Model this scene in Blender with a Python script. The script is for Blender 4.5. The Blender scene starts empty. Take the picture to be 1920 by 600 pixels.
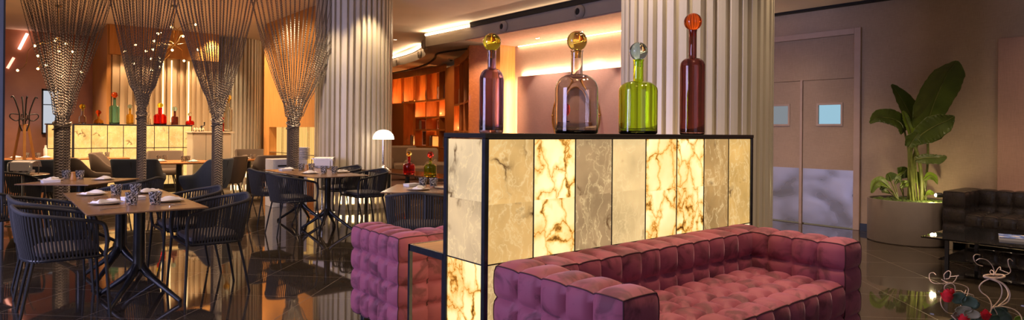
import bpy, math, random
from mathutils import Vector, Matrix
random.seed(7)
SC=bpy.context.scene; COL=SC.collection
PI=math.pi; cos=math.cos; sin=math.sin
# ---------------------------------------------------------------- camera
H=1.35; FPX=1180.0; CX=960.0; CY=246.4; ROLL=math.radians(.5); TH=math.radians(50.4)
FW=(cos(TH),sin(TH)); RT=(sin(TH),-cos(TH))
cd=bpy.data.cameras.new('camera'); cam=bpy.data.objects.new('camera',cd); COL.objects.link(cam)
cam.location=(0,0,H)
cam.rotation_euler=(Matrix.Rotation(TH-PI/2,4,'Z')@Matrix.Rotation(PI/2,4,'X')@Matrix.Rotation(ROLL,4,'Z')).to_euler()
cd.sensor_width=36; cd.lens=FPX/1920*36; cd.shift_y=-(300-CY)/1920; cd.clip_start=.05; cd.clip_end=100
SC.camera=cam
def ray(x,y):
    a=(x-CX)/FPX; b=-(y-CY)/FPX
    u=a*cos(ROLL)-b*sin(ROLL); v=a*sin(ROLL)+b*cos(ROLL)
    return (FW[0]+u*RT[0],FW[1]+u*RT[1],v)
def at(x,y,z):            # point of the view ray at height z
    d=ray(x,y); t=(z-H)/d[2]; return Vector((t*d[0],t*d[1],z))
def atd(x,y,t):           # point of the view ray at depth t
    d=ray(x,y); return Vector((t*d[0],t*d[1],H+t*d[2]))
# ---------------------------------------------------------------- materials
def srgb(r,g,b):
    f=lambda c:(c/255/12.92 if c/255<=.04045 else ((c/255+.055)/1.055)**2.4)
    return (f(r),f(g),f(b),1)
class NT:
    def __init__(s,name):
        s.m=bpy.data.materials.new(name); s.m.use_nodes=True; s.t=s.m.node_tree; s.t.nodes.clear()
        s.out=s.n('ShaderNodeOutputMaterial')
    def n(s,t,**k):
        nd=s.t.nodes.new(t)
        for a,b in k.items(): setattr(nd,a,b)
        return nd
    def l(s,a,b): s.t.links.new(a,b)
    def pb(s,col=(.5,.5,.5,1),rough=.5,metal=0,**k):
        p=s.n('ShaderNodeBsdfPrincipled'); p.inputs['Base Color'].default_value=col
        p.inputs['Roughness'].default_value=rough; p.inputs['Metallic'].default_value=metal
        for a,b in k.items(): p.inputs[a.replace('_',' ')].default_value=b
        s.l(p.outputs[0],s.out.inputs[0]); return p
    def coord(s,scale=(1,1,1),rot=(0,0,0),loc=(0,0,0),which='Object'):
        c=s.n('ShaderNodeTexCoord'); m=s.n('ShaderNodeMapping')
        m.inputs['Scale'].default_value=scale; m.inputs['Rotation'].default_value=rot; m.inputs['Location'].default_value=loc
        s.l(c.outputs[which],m.inputs[0]); return m.outputs[0]
    def noise(s,v,scale=5,det=4,rough=.5,dist=0):
        n=s.n('ShaderNodeTexNoise'); n.inputs['Scale'].default_value=scale; n.inputs['Detail'].default_value=det
        n.inputs['Roughness'].default_value=rough; n.inputs['Distortion'].default_value=dist
        s.l(v,n.inputs['Vector']); return n
    def ramp(s,f,stops,interp='LINEAR'):
        r=s.n('ShaderNodeValToRGB'); r.color_ramp.interpolation=interp; e=r.color_ramp.elements
        while len(e)<len(stops): e.new(.5)
        for i,(p,c) in enumerate(stops): e[i].position=p; e[i].color=c if len(c)==4 else (*c,1)
        s.l(f,r.inputs[0]); return r.outputs[0]
    def math(s,op,a,b=None,c=None):
        m=s.n('ShaderNodeMath',operation=op)
        for i,x in enumerate((a,b,c)):
            if x is None: continue
            if isinstance(x,(int,float)): m.inputs[i].default_value=x
            else: s.l(x,m.inputs[i])
        return m.outputs[0]
    def mix(s,f,a,b,mode='MIX'):
        m=s.n('ShaderNodeMix',data_type='RGBA',blend_type=mode)
        for k,x in ((0,f),(6,a),(7,b)):
            if isinstance(x,(int,float)): m.inputs[k].default_value=x
            elif isinstance(x,tuple): m.inputs[k].default_value=x
            else: s.l(x,m.inputs[k])
        return m.outputs[2]
    def bump(s,h,p,st=.3,d=.01):
        b=s.n('ShaderNodeBump'); b.inputs['Strength'].default_value=st; b.inputs['Distance'].default_value=d
        s.l(h,b.inputs['Height']); s.l(b.outputs[0],p.inputs['Normal'])
_mc={}
def plain(name,col,rough=.5,metal=0,var=.08,scale=30,bump=0,**k):
    if name in _mc: return _mc[name]
    t=NT(name); p=t.pb(col,rough,metal,**k)
    v=t.coord(); n=t.noise(v,scale,3)
    d=tuple(max(0,c*(1-var)) for c in col[:3])+(1,); u=tuple(min(1,c*(1+var)) for c in col[:3])+(1,)
    t.l(t.ramp(n.outputs[0],[(.3,d),(.7,u)]),p.inputs['Base Color'])
    if bump: t.bump(n.outputs[0],p,bump,.002)
    _mc[name]=t.m; return t.m
def emis(name,col,st):
    if name in _mc: return _mc[name]
    t=NT(name); e=t.n('ShaderNodeEmission'); e.inputs[0].default_value=col; e.inputs[1].default_value=st
    t.l(e.outputs[0],t.out.inputs[0]); _mc[name]=t.m; return t.m
def wood(name,c1,c2,scale=3,rough=.4,axis='Z',coat=0.0):
    t=NT(name); p=t.pb(c1,rough); p.inputs['Coat Weight'].default_value=coat
    sc={'Z':(9,9,.7),'X':(.7,9,9),'Y':(9,.7,9)}[axis]
    v=t.coord(scale=sc); n=t.noise(v,scale,6,.6,.4)
    t.l(t.ramp(n.outputs[0],[(.25,c1),(.75,c2)]),p.inputs['Base Color']); t.bump(n.outputs[0],p,.1,.003)
    return t.m
def fabric(name,c,scale=220,var=.25,rough=.85,sheen=0):
    t=NT(name); p=t.pb(c,rough); p.inputs['Sheen Weight'].default_value=sheen
    n1=t.noise(t.coord(scale=(1,1,8)),scale*.35,2); n2=t.noise(t.coord(scale=(6,6,1)),scale*.35,2); n3=t.noise(t.coord(),1.2,3)
    s_=t.math('MULTIPLY',t.math('ADD',t.math('ADD',n1.outputs[0],n2.outputs[0]),n3.outputs[0]),.333)
    d=tuple(x*(1-var) for x in c[:3])+(1,); u=tuple(min(1,x*(1+var)) for x in c[:3])+(1,)
    t.l(t.ramp(s_,[(.35,d),(.65,u)]),p.inputs['Base Color']); t.bump(s_,p,.15,.002); return t.m
def velvet(name,c,shade):
    t=NT(name); p=t.pb(c,.62); p.inputs['Sheen Weight'].default_value=.32; p.inputs['Sheen Roughness'].default_value=.35
    p.inputs['Sheen Tint'].default_value=(*shade,1); p.inputs['Specular IOR Level'].default_value=.25
    n=t.noise(t.coord(scale=(1,1,1.2)),5.5,4,.6,.8)
    d=tuple(x*.50 for x in c[:3])+(1,)
    t.l(t.ramp(n.outputs[0],[(.38,d),(.50,c)]),p.inputs['Base Color']); t.bump(t.noise(t.coord(),900,1).outputs[0],p,.06,.001); return t.m
def glass(name,col,rough=0.0,ior=1.38):
    if name in _mc: return _mc[name]
    t=NT(name); p=t.pb(col,rough); p.inputs['Transmission Weight'].default_value=1; p.inputs['IOR'].default_value=ior
    n=t.noise(t.coord(scale=(1,1,.35)),9,2); t.bump(n.outputs[0],p,.12,.01)
    _mc[name]=t.m; return t.m
def alabaster(seed,kind,tone=None,gain=1.0):
    key=('alab',seed,kind)
    if key in _mc: return _mc[key]
    t=NT('alabaster_'+kind); rnd=random.Random(seed)
    off=(rnd.uniform(-50,50),rnd.uniform(-50,50),rnd.uniform(-50,50))
    v=t.coord(loc=off)
    nz=t.noise(v,5,4,.6); vm=t.n('ShaderNodeVectorMath',operation='MULTIPLY_ADD')
    t.l(nz.outputs['Color'],vm.inputs[0]); vm.inputs[1].default_value=(.24,.24,.24); t.l(v,vm.inputs[2])
    big=t.noise(v,3.2,3,.5)
    if kind=='crack':
        sq=t.n('ShaderNodeMapping'); sq.inputs['Scale'].default_value=(1,1,.55); t.l(vm.outputs[0],sq.inputs[0])
        vo=t.n('ShaderNodeTexVoronoi',feature='DISTANCE_TO_EDGE'); vo.inputs['Scale'].default_value=8.5; t.l(sq.outputs[0],vo.inputs['Vector'])
        msk=t.noise(v,5,2,.5)
        wid=t.ramp(msk.outputs[0],[(.50,(0,0,0)),(.66,(1,1,1))])
        d=t.math('DIVIDE',vo.outputs['Distance'],t.math('ADD',t.math('MULTIPLY',wid,.20),.022))
        edge=t.ramp(d,[(.0,(.52,.36,.17)),(.35,(.82,.66,.40)),(.75,(.96,.91,.80)),(1,(1,1,1))]); deep=t.ramp(d,[(.0,(.03,.015,.007)),(.13,(.11,.06,.025)),(.3,(.45,.31,.14)),(.7,(.92,.78,.52)),(1,(1,1,1))])
        halo=t.ramp(vo.outputs['Distance'],[(0,(.80,.60,.34)),(.10,(.95,.86,.68)),(.2,(1,1,1))]); crack=t.mix(1.0,t.mix(wid,edge,deep),halo,'MULTIPLY')
        base=t.ramp(big.outputs[0],[(.3,(.88,.58,.22)),(.55,(1,.76,.37)),(.75,(1,.88,.54))])
        col=t.mix(1.0,base,crack,'MULTIPLY'); st=1.75
    else:
        w=t.n('ShaderNodeMapping'); w.inputs['Scale'].default_value=(1,1,.4); w.inputs['Rotation'].default_value=(rnd.uniform(-.9,.9),rnd.uniform(-.9,.9),0); t.l(vm.outputs[0],w.inputs[0])
        a=t.noise(w.outputs[0],3.6,2.2,.45,2.2); r1=t.math('ABSOLUTE',t.math('SUBTRACT',a.outputs[0],.5)); a2=t.noise(w.outputs[0],6.5,2,.4,1.6); r2=t.math('ADD',t.math('ABSOLUTE',t.math('SUBTRACT',a2.outputs[0],.47)),.006)
        vein=t.ramp(t.math('MINIMUM',r1,r2),[(0,(1,1,1)),(.009,(.55,.55,.55)),(.022,(.16,.16,.16)),(.06,(0,0,0))])
        q=tone or (.66,.43,.19); base=t.ramp(big.outputs[0],[(.3,tuple(x*.74 for x in q)),(.5,q),(.72,(q[0]*1.25,q[1]*1.25,q[2]*1.2))])
        col=t.mix(t.math('MULTIPLY',vein,.6),base,(1,.74,.36,1))
        dk=t.n('ShaderNodeTexVoronoi',feature='DISTANCE_TO_EDGE'); dk.inputs['Scale'].default_value=5; t.l(vm.outputs[0],dk.inputs['Vector'])
        m2=t.noise(v,4.5,2); th=t.ramp(m2.outputs[0],[(.58,(0,0,0)),(.7,(1,1,1))])
        dd=t.ramp(dk.outputs['Distance'],[(0,(1,1,1)),(.05,(.35,.35,.35)),(.1,(0,0,0))])
        col=t.mix(t.math('MULTIPLY',th,dd),col,(.1,.04,.012,1)); st=1.3
    st*=gain
    e=t.n('ShaderNodeEmission'); t.l(col,e.inputs[0]); e.inputs[1].default_value=st
    g=t.n('ShaderNodeBsdfPrincipled'); t.l(col,g.inputs['Base Color']); g.inputs['Roughness'].default_value=.18; g.inputs['Base Color'].default_value=(.3,.3,.3,1)
    ad=t.n('ShaderNodeMixShader'); ad.inputs[0].default_value=.3; t.l(e.outputs[0],ad.inputs[1]); t.l(g.outputs[0],ad.inputs[2])
    t.l(ad.outputs[0],t.out.inputs[0]); _mc[key]=t.m; return t.m
# ---------------------------------------------------------------- mesh building
class MB:
    def __init__(s): s.v=[]; s.f=[]
    def add(s,vs,fs):
        b=len(s.v); s.v+= [tuple(p) for p in vs]; s.f+=[tuple(b+i for i in f) for f in fs]; return s
    def box(s,x0,x1,y0,y1,z0,z1,bev=0.0):
        if bev<=0 or min(x1-x0,y1-y0,z1-z0)<=2.2*bev:
            vs=[(x,y,z) for z in (z0,z1) for y in (y0,y1) for x in (x0,x1)]
            return s.add(vs,[(0,2,3,1),(4,5,7,6),(0,1,5,4),(2,6,7,3),(0,4,6,2),(1,3,7,5)])
        cx,cy,cz=(x0+x1)/2,(y0+y1)/2,(z0+z1)/2; hx,hy,hz=(x1-x0)/2,(y1-y0)/2,(z1-z0)/2
        vs=[];ix={}
        for sx in (-1,1):
            for sy in (-1,1):
                for sz in (-1,1):
                    for a in range(3):
                        d=[hx-bev,hy-bev,hz-bev]; d[a]+=bev
                        ix[(sx,sy,sz,a)]=len(vs); vs.append((cx+sx*d[0],cy+sy*d[1],cz+sz*d[2]))
        fs=[]
        for a in range(3):
            b,c=(a+1)%3,(a+2)%3
            for sa in (-1,1):
                q=[]
                for sb,sc in ((-1,-1),(1,-1),(1,1),(-1,1)):
                    k=[0,0,0]; k[a]=sa;k[b]=sb;k[c]=sc; q.append(ix[(*k,a)])
                fs.append(tuple(q if sa>0 else q[::-1]))
            for sb in (-1,1):
                for sc in (-1,1):
                    q=[]
                    for sa,ax in ((-1,b),(1,b),(1,c),(-1,c)):
                        k=[0,0,0];k[a]=sa;k[b]=sb;k[c]=sc; q.append(ix[(*k,ax)])
                    fs.append(tuple(q if sb*sc<0 else q[::-1]))
        for sx in (-1,1):
            for sy in (-1,1):
                for sz in (-1,1):
                    q=[ix[(sx,sy,sz,a)] for a in range(3)]; fs.append(tuple(q if sx*sy*sz>0 else q[::-1]))
        return s.add(vs,fs)
    def tube(s,pts,r,n=8,closed=False,cap=True,flat=1.0):
        pts=[Vector(p) for p in pts]; m=len(pts)
        rs=r if isinstance(r,(list,tuple)) else [r]*m
        tg=[]
        for i in range(m):
            a=pts[(i-1)%m] if (closed or i>0) else pts[i]; b=pts[(i+1)%m] if (closed or i<m-1) else pts[i]
            d=b-a; tg.append(d.normalized() if d.length>1e-9 else Vector((0,0,1)))
        u=tg[0].orthogonal().normalized()
        if abs(tg[0].z)<.9: u=(Vector((0,0,1))-tg[0]*tg[0].z).normalized()
        vs=[]
        for i in range(m):
            u=(u-tg[i]*u.dot(tg[i])); u=u.normalized() if u.length>1e-6 else tg[i].orthogonal().normalized()
            w=tg[i].cross(u)
            for k in range(n):
                a=2*PI*k/n; vs.append(pts[i]+(u*cos(a)+w*sin(a)*flat)*rs[i])
        fs=[]
        for i in range(m if closed else m-1):
            j=(i+1)%m
            for k in range(n): k2=(k+1)%n; fs.append((i*n+k,i*n+k2,j*n+k2,j*n+k))
        if cap and not closed: fs.append(tuple(range(n))[::-1]); fs.append(tuple((m-1)*n+k for k in range(n)))
        return s.add(vs,fs)
    def lathe(s,prof,n=32,c=(0,0,0),sx=1,sy=1,closed=False):
        vs=[];m=len(prof)
        for r,z in prof:
            for k in range(n): a=2*PI*k/n; vs.append((c[0]+r*cos(a)*sx,c[1]+r*sin(a)*sy,c[2]+z))
        fs=[]
        for i in range(m if closed else m-1):
            j=(i+1)%m
            for k in range(n): k2=(k+1)%n; fs.append((i*n+k,i*n+k2,j*n+k2,j*n+k))
        if not closed:
            if prof[0][0]>1e-5: fs.append(tuple(range(n))[::-1])
            if prof[-1][0]>1e-5: fs.append(tuple((m-1)*n+k for k in range(n)))
        return s.add(vs,fs)
    def prism(s,poly,z0,z1):
        n=len(poly); vs=[(x,y,z0) for x,y in poly]+[(x,y,z1) for x,y in poly]
        return s.add(vs,[tuple(range(n))[::-1],tuple(range(n,2*n))]+[(i,(i+1)%n,n+(i+1)%n,n+i) for i in range(n)])
    def grid(s,rows,closed_u=False):
        nr=len(rows);nc=len(rows[0]); vs=[p for r in rows for p in r]; fs=[]
        for i in range(nr-1):
            for j in range(nc if closed_u else nc-1):
                k=(j+1)%nc; fs.append((i*nc+j,i*nc+k,(i+1)*nc+k,(i+1)*nc+j))
        return s.add(vs,fs)
    def ball(s,c,r,n=20,m=12,sx=1,sy=1,sz=1):
        return s.lathe([(r*sin(PI*i/m)+(1e-6),-r*cos(PI*i/m)*sz) for i in range(m+1)],n,c,sx,sy)
    def xf(s,M): s.v=[tuple(M@Vector(p)) for p in s.v]; return s
def link(name,mb,mat,parent=None,smooth=True,world=False,ang=40):
    me=bpy.data.meshes.new(name)
    vs=mb.v
    if world and parent is not None:
        L=parent.location; vs=[(x-L.x,y-L.y,z-L.z) for x,y,z in vs]
    me.from_pydata(vs,[],mb.f); me.materials.append(mat)
    if smooth:
        me.polygons.foreach_set('use_smooth',[True]*len(me.polygons))
        try: me.set_sharp_from_angle(angle=math.radians(ang))
        except Exception: pass
    me.update()
    o=bpy.data.objects.new(name,me); COL.objects.link(o)
    if parent is not None: o.parent=parent
    return o
def wlink(name,mb,mat,parent=None,**k):       # parent given in world space at the top, part in world coordinates
    return link(name,mb,mat,parent,world=True,**k)
def sub(name,mb,mat,part,**k):                # sub-part, same local space as its part
    return link(name,mb,mat,part,**k)
def T(name,label,cat,loc=(0,0,0),rz=0,group=None):
    o=bpy.data.objects.new(name,None); o.empty_display_size=.1; COL.objects.link(o); o.location=Vector(loc); o.rotation_euler=(0,0,rz)
    o['label']=label; o['category']=cat
    if group: o['group']=group
    return o
def tag(o,label,cat,group=None):
    o['label']=label;o['category']=cat
    if group:o['group']=group
    return o
def S(name,mb,mat,**k):
    o=link(name,mb,mat,**k); o['kind']='structure'; return o
def at_origin(o,loc):
    """give a mesh thing its origin at loc"""
    L=Vector(loc); o.data.transform(Matrix.Translation(-L)); o.location=L; return o
def dup(src,loc,rz,label,group=None,name=None):
    r=src.copy(); COL.objects.link(r); r.location=Vector(loc); r.rotation_euler=(0,0,rz); r['label']=label
    if group: r['group']=group
    for ch in list(src.children):
        c=ch.copy(); COL.objects.link(c); c.parent=r
        for g in list(ch.children):
            d=g.copy(); COL.objects.link(d); d.parent=c
    return r
USED=set()
def place(src,loc,rz,label,group=None):       # the first call moves the source itself
    if src.name not in USED:
        USED.add(src.name); src.location=Vector(loc); src.rotation_euler=(0,0,rz); src['label']=label
        if group: src['group']=group
        return src
    return dup(src,loc,rz,label,group)
def catmull(pts,n=8,closed=False):
    P=[Vector(p) for p in pts]; m=len(P); out=[]
    for i in range(m if closed else m-1):
        g=lambda k:P[k%m] if closed else P[max(0,min(m-1,k))]
        a,b,c,d=g(i-1),g(i),g(i+1),g(i+2)
        for j in range(n):
            t=j/n; out.append(.5*((2*b)+(c-a)*t+(2*a-5*b+4*c-d)*t*t+(3*b-a-3*c+d)*t**3))
    if not closed: out.append(P[-1])
    return out
# ================================================================= builders of furniture
def tuft(mb,pipe,X,Y,Z,N,puff=.02,sub=7,skip=()):
    R=(X,Y,Z)
    def F(a,p):
        lo,hi=R[a]; u=(p-lo)/(hi-lo)*N[a]; i=min(N[a]-1,max(0,int(u+1e-9))); t=min(1,max(0,u-i))
        f=max(0,1-abs(2*t-1)**2.8)**.62
        if i==0 and t<.5: f=.38+.62*f
        elif i==N[a]-1 and t>.5: f=.38+.62*f
        return f
    def W(a,p,s):
        lo,hi=R[a]; cs=(hi-lo)/N[a]; d=(hi-p if s>0 else p-lo)/cs
        return max(0,1-d)**3
    def disp(P,face):
        q=list(P)
        for c in range(3):
            a,b=(c+1)%3,(c+2)%3; g=F(a,P[a])*F(b,P[b])*puff
            for s in (-1,1): q[c]+=s*g*(1 if (c,s)==face else W(c,P[c],s)*(1 if (c,-s)!=face else 0))
        return q
    for c in range(3):
        a,b=(c+1)%3,(c+2)%3
        for s in (-1,1):
            if (c,s) in skip: continue
            na,nb=N[a]*sub,N[b]*sub; rows=[]
            for i in range(na+1):
                row=[]
                for j in range(nb+1):
                    P=[0,0,0]; P[c]=R[c][1] if s>0 else R[c][0]
                    P[a]=R[a][0]+(R[a][1]-R[a][0])*i/na; P[b]=R[b][0]+(R[b][1]-R[b][0])*j/nb
                    row.append(disp(P,(c,s)))
                rows.append(row)
            if s<0: rows=rows[::-1]
            mb.grid(rows)
    if pipe is not None:
        for c in range(3):
            a,b=(c+1)%3,(c+2)%3
            for sa in (0,1):
                for sb in (0,1):
                    pts=[]; n=N[c]*sub
                    for i in range(n+1):
                        P=[0,0,0];P[c]=R[c][0]+(R[c][1]-R[c][0])*i/n;P[a]=R[a][sa];P[b]=R[b][sb]
                        f=(a,1 if sa else -1); pts.append(disp(P,f))
                    pipe.tube(pts,.0035,6)
def seam_tubes(pipe,X,Y,Z,N,faces,r=.0022):
    R=(X,Y,Z)
    for c,s in faces:
        a,b=(c+1)%3,(c+2)%3
        for (p,q) in ((a,b),(b,a)):
            for i in range(1,N[p]):
                A=[0,0,0];B=[0,0,0]; A[c]=B[c]=R[c][1 if s>0 else 0]; A[p]=B[p]=R[p][0]+(R[p][1]-R[p][0])*i/N[p]
                A[q]=R[q][0];B[q]=R[q][1]; pipe.tube([A,B],r,5)
def tufted_sofa(name,label,cat,L,D,zt,zs,zb,mat,pmat,legm,loc,rz,arm=.2,back=.2,nseat=11,narm=5,nrow=4,seatd=4,puff=.032,nback=11,group=None):
    """local: x along the length 0..L, y=0 is the rear, front at -D"""
    t=T(name,label,cat,loc,rz,group)
    def blk(pn,X,Y,Z,N,pf=puff):
        m=MB();p=MB(); tuft(m,p,X,Y,Z,N,pf); o=link(pn,m,mat,t,ang=70); sub('piping',p,pmat,o); return o
    blk('armrest',(0,arm),(-D,0),(zb,zt),(1,narm,nrow)); blk('armrest',(L-arm,L),(-D,0),(zb,zt),(1,narm,nrow))
    blk('backrest',(arm+.004,L-arm-.004),(-back,0),(zb,zt),(nback,1,nrow))
    blk('seat_cushion',(arm+.004,L-arm-.004),(-D+.01,-back-.004),(zb,zs),(nback,seatd,2),puff*1.1)
    b=MB()
    b.box(.02,L-.02,-D+.02,-.02,zb-.03,zb+.01); link('base_frame',b,legm,t)
    for x in (.06,L-.06):
        for y in (-D+.06,-.06):
            l=MB(); l.box(x-.025,x+.025,y-.025,y+.025,0,zb-.03,.003); link('leg',l,legm,t)
    return t
def bottle_profile(R,h,neck_r,shoulder,neck_h,w=.004):
    sh=h-neck_h-shoulder
    o=[(R*.90,0),(R*.97,.003),(R,.012),(R,.018),(R,.024)]+[(R,.024+(sh-.03-.024)*k/4) for k in range(1,5)]+[(R,sh-.012),(R,sh)]
    for i in range(1,13):
        a=i/12*PI/2; o.append((neck_r*1.05+(R-neck_r*1.05)*cos(a),sh+shoulder*sin(a)*.96))
    o+= [(neck_r,h-neck_h+.008),(neck_r,h-neck_h+.018),(neck_r,h-.02),(neck_r,h-.012),(neck_r*1.12,h-.004),(neck_r*1.1,h)]
    inn=[(max(r-w,.001),z) for r,z in o[::-1]]
    inn=[(r,z) for r,z in inn if z>.02]+[(R-w-.002,.0195),(R-w-.008,.017),(R*.5,.016),(.0005,.016)]
    return [(.0005,0)]+o+inn
def bottle(label,loc,R,h,neck_r,shoulder,neck_h,ball,gm,bm,group=None,n=40,cat='bottle'):
    t=T('glass_bottle',label,cat,loc,0,group)
    m=MB().lathe(bottle_profile(R,h,neck_r,shoulder,neck_h),n); link('bottle_body',m,gm,t,ang=60)
    s=MB().ball((0,0,h+ball*.93),ball,n,20); s.lathe([(.0005,h-.045),(neck_r*.7,h-.042),(neck_r*.72,h-.002),(neck_r*.5,h+ball*.1),(.0005,h+ball*.12)],20)
    link('ball_stopper',s,bm,t); return t
# ---- rope dining chair, front towards +x
def outline(front,side,backx,cornery,n=40,z0=0,z1=0,pw=1.6):
    pts=catmull([(front,side*.93,0),(front*.35,side,0),(-.12,side*.97,0),(backx*.82,cornery,0),(backx,0,0),(backx*.82,-cornery,0),(-.12,-side*.97,0),(front*.35,-side,0),(front,-side*.93,0)],8)
    L=[0]
    for i in range(1,len(pts)): L.append(L[-1]+(pts[i]-pts[i-1]).length)
    out=[]
    for k in range(n):
        s=L[-1]*k/(n-1); i=max(j for j in range(len(L)) if L[j]<=s+1e-9); i=min(i,len(pts)-2)
        f=(s-L[i])/max(1e-9,L[i+1]-L[i]); p=pts[i].lerp(pts[i+1],f); u=1-abs(2*k/(n-1)-1)   # 0 at the fronts, 1 at the back
        p.z=z0+(z1-z0)*(u**.8 if u>0 else 0); out.append(p)
    return out
def rope_chair(M):
    t=T('rope_chair','','chair')
    n=61
    top=outline(.20,.30,-.285,.225,n,.675,.80); bot=outline(.215,.265,-.235,.185,n,.435,.435)
    rail=MB(); fr=[Vector((.235,.275,.44)),Vector((.245,.285,.54)),Vector((.235,.285,.63)),Vector((.21,.282,.672))]
    fl=[Vector((p.x,p.y,p.z)) for p in fr]; frr=[Vector((p.x,-p.y,p.z)) for p in fr][::-1]
    rail.tube(catmull(fl+top[2:-2:3]+frr,4),.0135,8); link('top_rail',rail,M['rope'],t)
    rp=MB(); rnd=random.Random(3)
    for k in range(1,n-1):
        a=top[k]; b=bot[k]; j=rnd.uniform(-.004,.004)
        mid=(a+b)/2; out_=Vector((mid.x,mid.y,0)).normalized()*.006
        rp.tube([a,a.lerp(b,.33)+out_+Vector((0,0,j)),a.lerp(b,.66)+out_,b+Vector((0,0,-.012))],.0068,6)
    link('rope_back',rp,M['rope'],t)
    fm=MB(); fm.tube(catmull(bot[::4]+[Vector((.235,-.2,.435)),Vector((.235,.2,.435))],3,closed=True),.011,8)
    fm.tube([(.235,.25,.435),(.235,-.25,.435)],.011,8); fm.tube([(0,.26,.43),(0,-.26,.43)],.009,8); link('seat_frame',fm,M['iron'],t)
    st=MB(); st.prism([(p.x*.96,p.y*.96) for p in bot[::3]],.43,.447); link('woven_seat',st,M['rope'],t)
    cu=MB(); prof=[p for p in outline(.20,.245,-.19,.17,33)]
    ring=[p for p in prof]+[Vector((.215,-.1,0)),Vector((.215,.1,0))]
    rows=[]
    for sc,z in ((.001,.449),(.9,.449),(.99,.458),(1,.47),(.97,.485),(.88,.494),(.001,.497)): rows.append([(p.x*sc,p.y*sc,z) for p in ring])
    cu.grid(rows,closed_u=True); link('seat_cushion',cu,M['cushion'],t)
    for sx,sy in ((1,1),(1,-1),(-1,1),(-1,-1)):
        l=MB()
        if sx>0: l.tube([(.237,sy*.275,.45),(.25,sy*.30,.22),(.262,sy*.325,0)],[.0115,.0105,.009],8)
        else: l.tube([(-.17,sy*.185,.435),(-.215,sy*.205,.2),(-.25,sy*.22,0)],[.0115,.0105,.009],8)
        link('leg',l,M['iron'],t)
    return t
# ---- square bistro table
def bistro_table(M,wx=.78,wy=.92,h=.75):
    t=T('dining_table','','table')
    top=MB(); top.box(-wx/2,wx/2,-wy/2,wy/2,h-.012,h,.002); link('tabletop',top,M['bronze_top'],t)
    c=MB(); c.lathe([(.001,.24),(.052,.25),(.043,.3),(.040,.5),(.040,h-.03),(.07,h-.02),(.07,h-.013)],20); link('column',c,M['iron_gloss'],t)
    pl=MB(); pl.box(-.2,.2,-.2,.2,h-.02,h-.0125); link('mounting_plate',pl,M['iron'],t)
    for sx in (-1,1):
        for sy in (-1,1):
            l=MB(); l.tube(catmull([(sx*.005,sy*.005,.30),(sx*.035,sy*.038,.235),(sx*.10,sy*.12,.155),(sx*.235,sy*.29,.018)],6),[.030]*9+[.026,.024,.023,.022,.021,.020,.019,.018,.017,.016],10); l.tube([(sx*.233,sy*.288,.0),(sx*.233,sy*.288,.02)],.014,8)
            link('foot',l,M['iron_gloss'],t)
    return t
# ---- upholstered tub armchair, front +x
def tub_chair(M,mat,h=.86):
    t=T('upholstered_armchair','','chair')
    n=41; R=[]
    cl=catmull([(.27,.29,0),(.1,.315,0),(-.1,.31,0),(-.25,.24,0),(-.29,0,0),(-.25,-.24,0),(-.1,-.31,0),(.1,-.315,0),(.27,-.29,0)],5)
    m=len(cl)
    def topz(u):  # u 0 front ..1 back
        s=min(1,max(0,(u-.3)/.38)); s=s*s*(3-2*s); return .61+(h-.61)*s+(.0 if u>.3 else -.02*(1-u/.3))
    rows=[]
    for k,p in enumerate(cl):
        u=1-abs(2*k/(m-1)-1); nrm=Vector((p.x*.9,p.y,0)).normalized(); z=topz(u); th=.028
        lean=nrm*.05*max(0,(z-.6)/.26)
        low=p*0.82; low.z=.36
        a=low+nrm*th; b=p+nrm*th; b.z=.5
        c=p+nrm*th+lean; c.z=z-.02; d=p+lean+nrm*.012; d.z=z; e=p+lean-nrm*.012; e.z=z; f=p-nrm*th+lean; f.z=z-.02
        g=p-nrm*th; g.z=.48; h_=low-nrm*th
        rows.append([a,b,c,d,e,f,g,h_])
    sh=MB(); sh.grid([list(r) for r in rows],closed_u=True); nn=8
    sh.f.append(tuple(range(nn))); sh.f.append(tuple((m-1)*nn+i for i in range(nn))[::-1]); 
    link('shell_back',sh,mat,t,ang=60)
    se=MB(); ring=[Vector((p.x*.80,p.y*.80,0)) for p in cl]
    ring=[q+Vector((.03,0,0)) for q in ring]
    rr=[]
    for sc,z in ((.001,.35),(.93,.352),(1,.37),(1.03,.44),(1.0,.468),(.9,.48),(.001,.485)): rr.append([(p.x*sc,p.y*sc,z) for p in ring])
    se.grid(rr,closed_u=True); link('seat_cushion',se,mat,t,ang=60)
    sm=MB(); sm.tube([(-.29-.052-.03,0,h-.04),(-.325,0,.62),(-.32,0,.5),(-.27,0,.37)],.004,6); link('back_seam',sm,M['seam'],t)
    for sx in (-1,1):
        for sy in (-1,1):
            l=MB(); l.tube([(sx*.16,sy*.17,.36),(sx*.23,sy*.25,0)],[.014,.009],8); link('leg',l,M['iron'],t)
    return t
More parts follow.
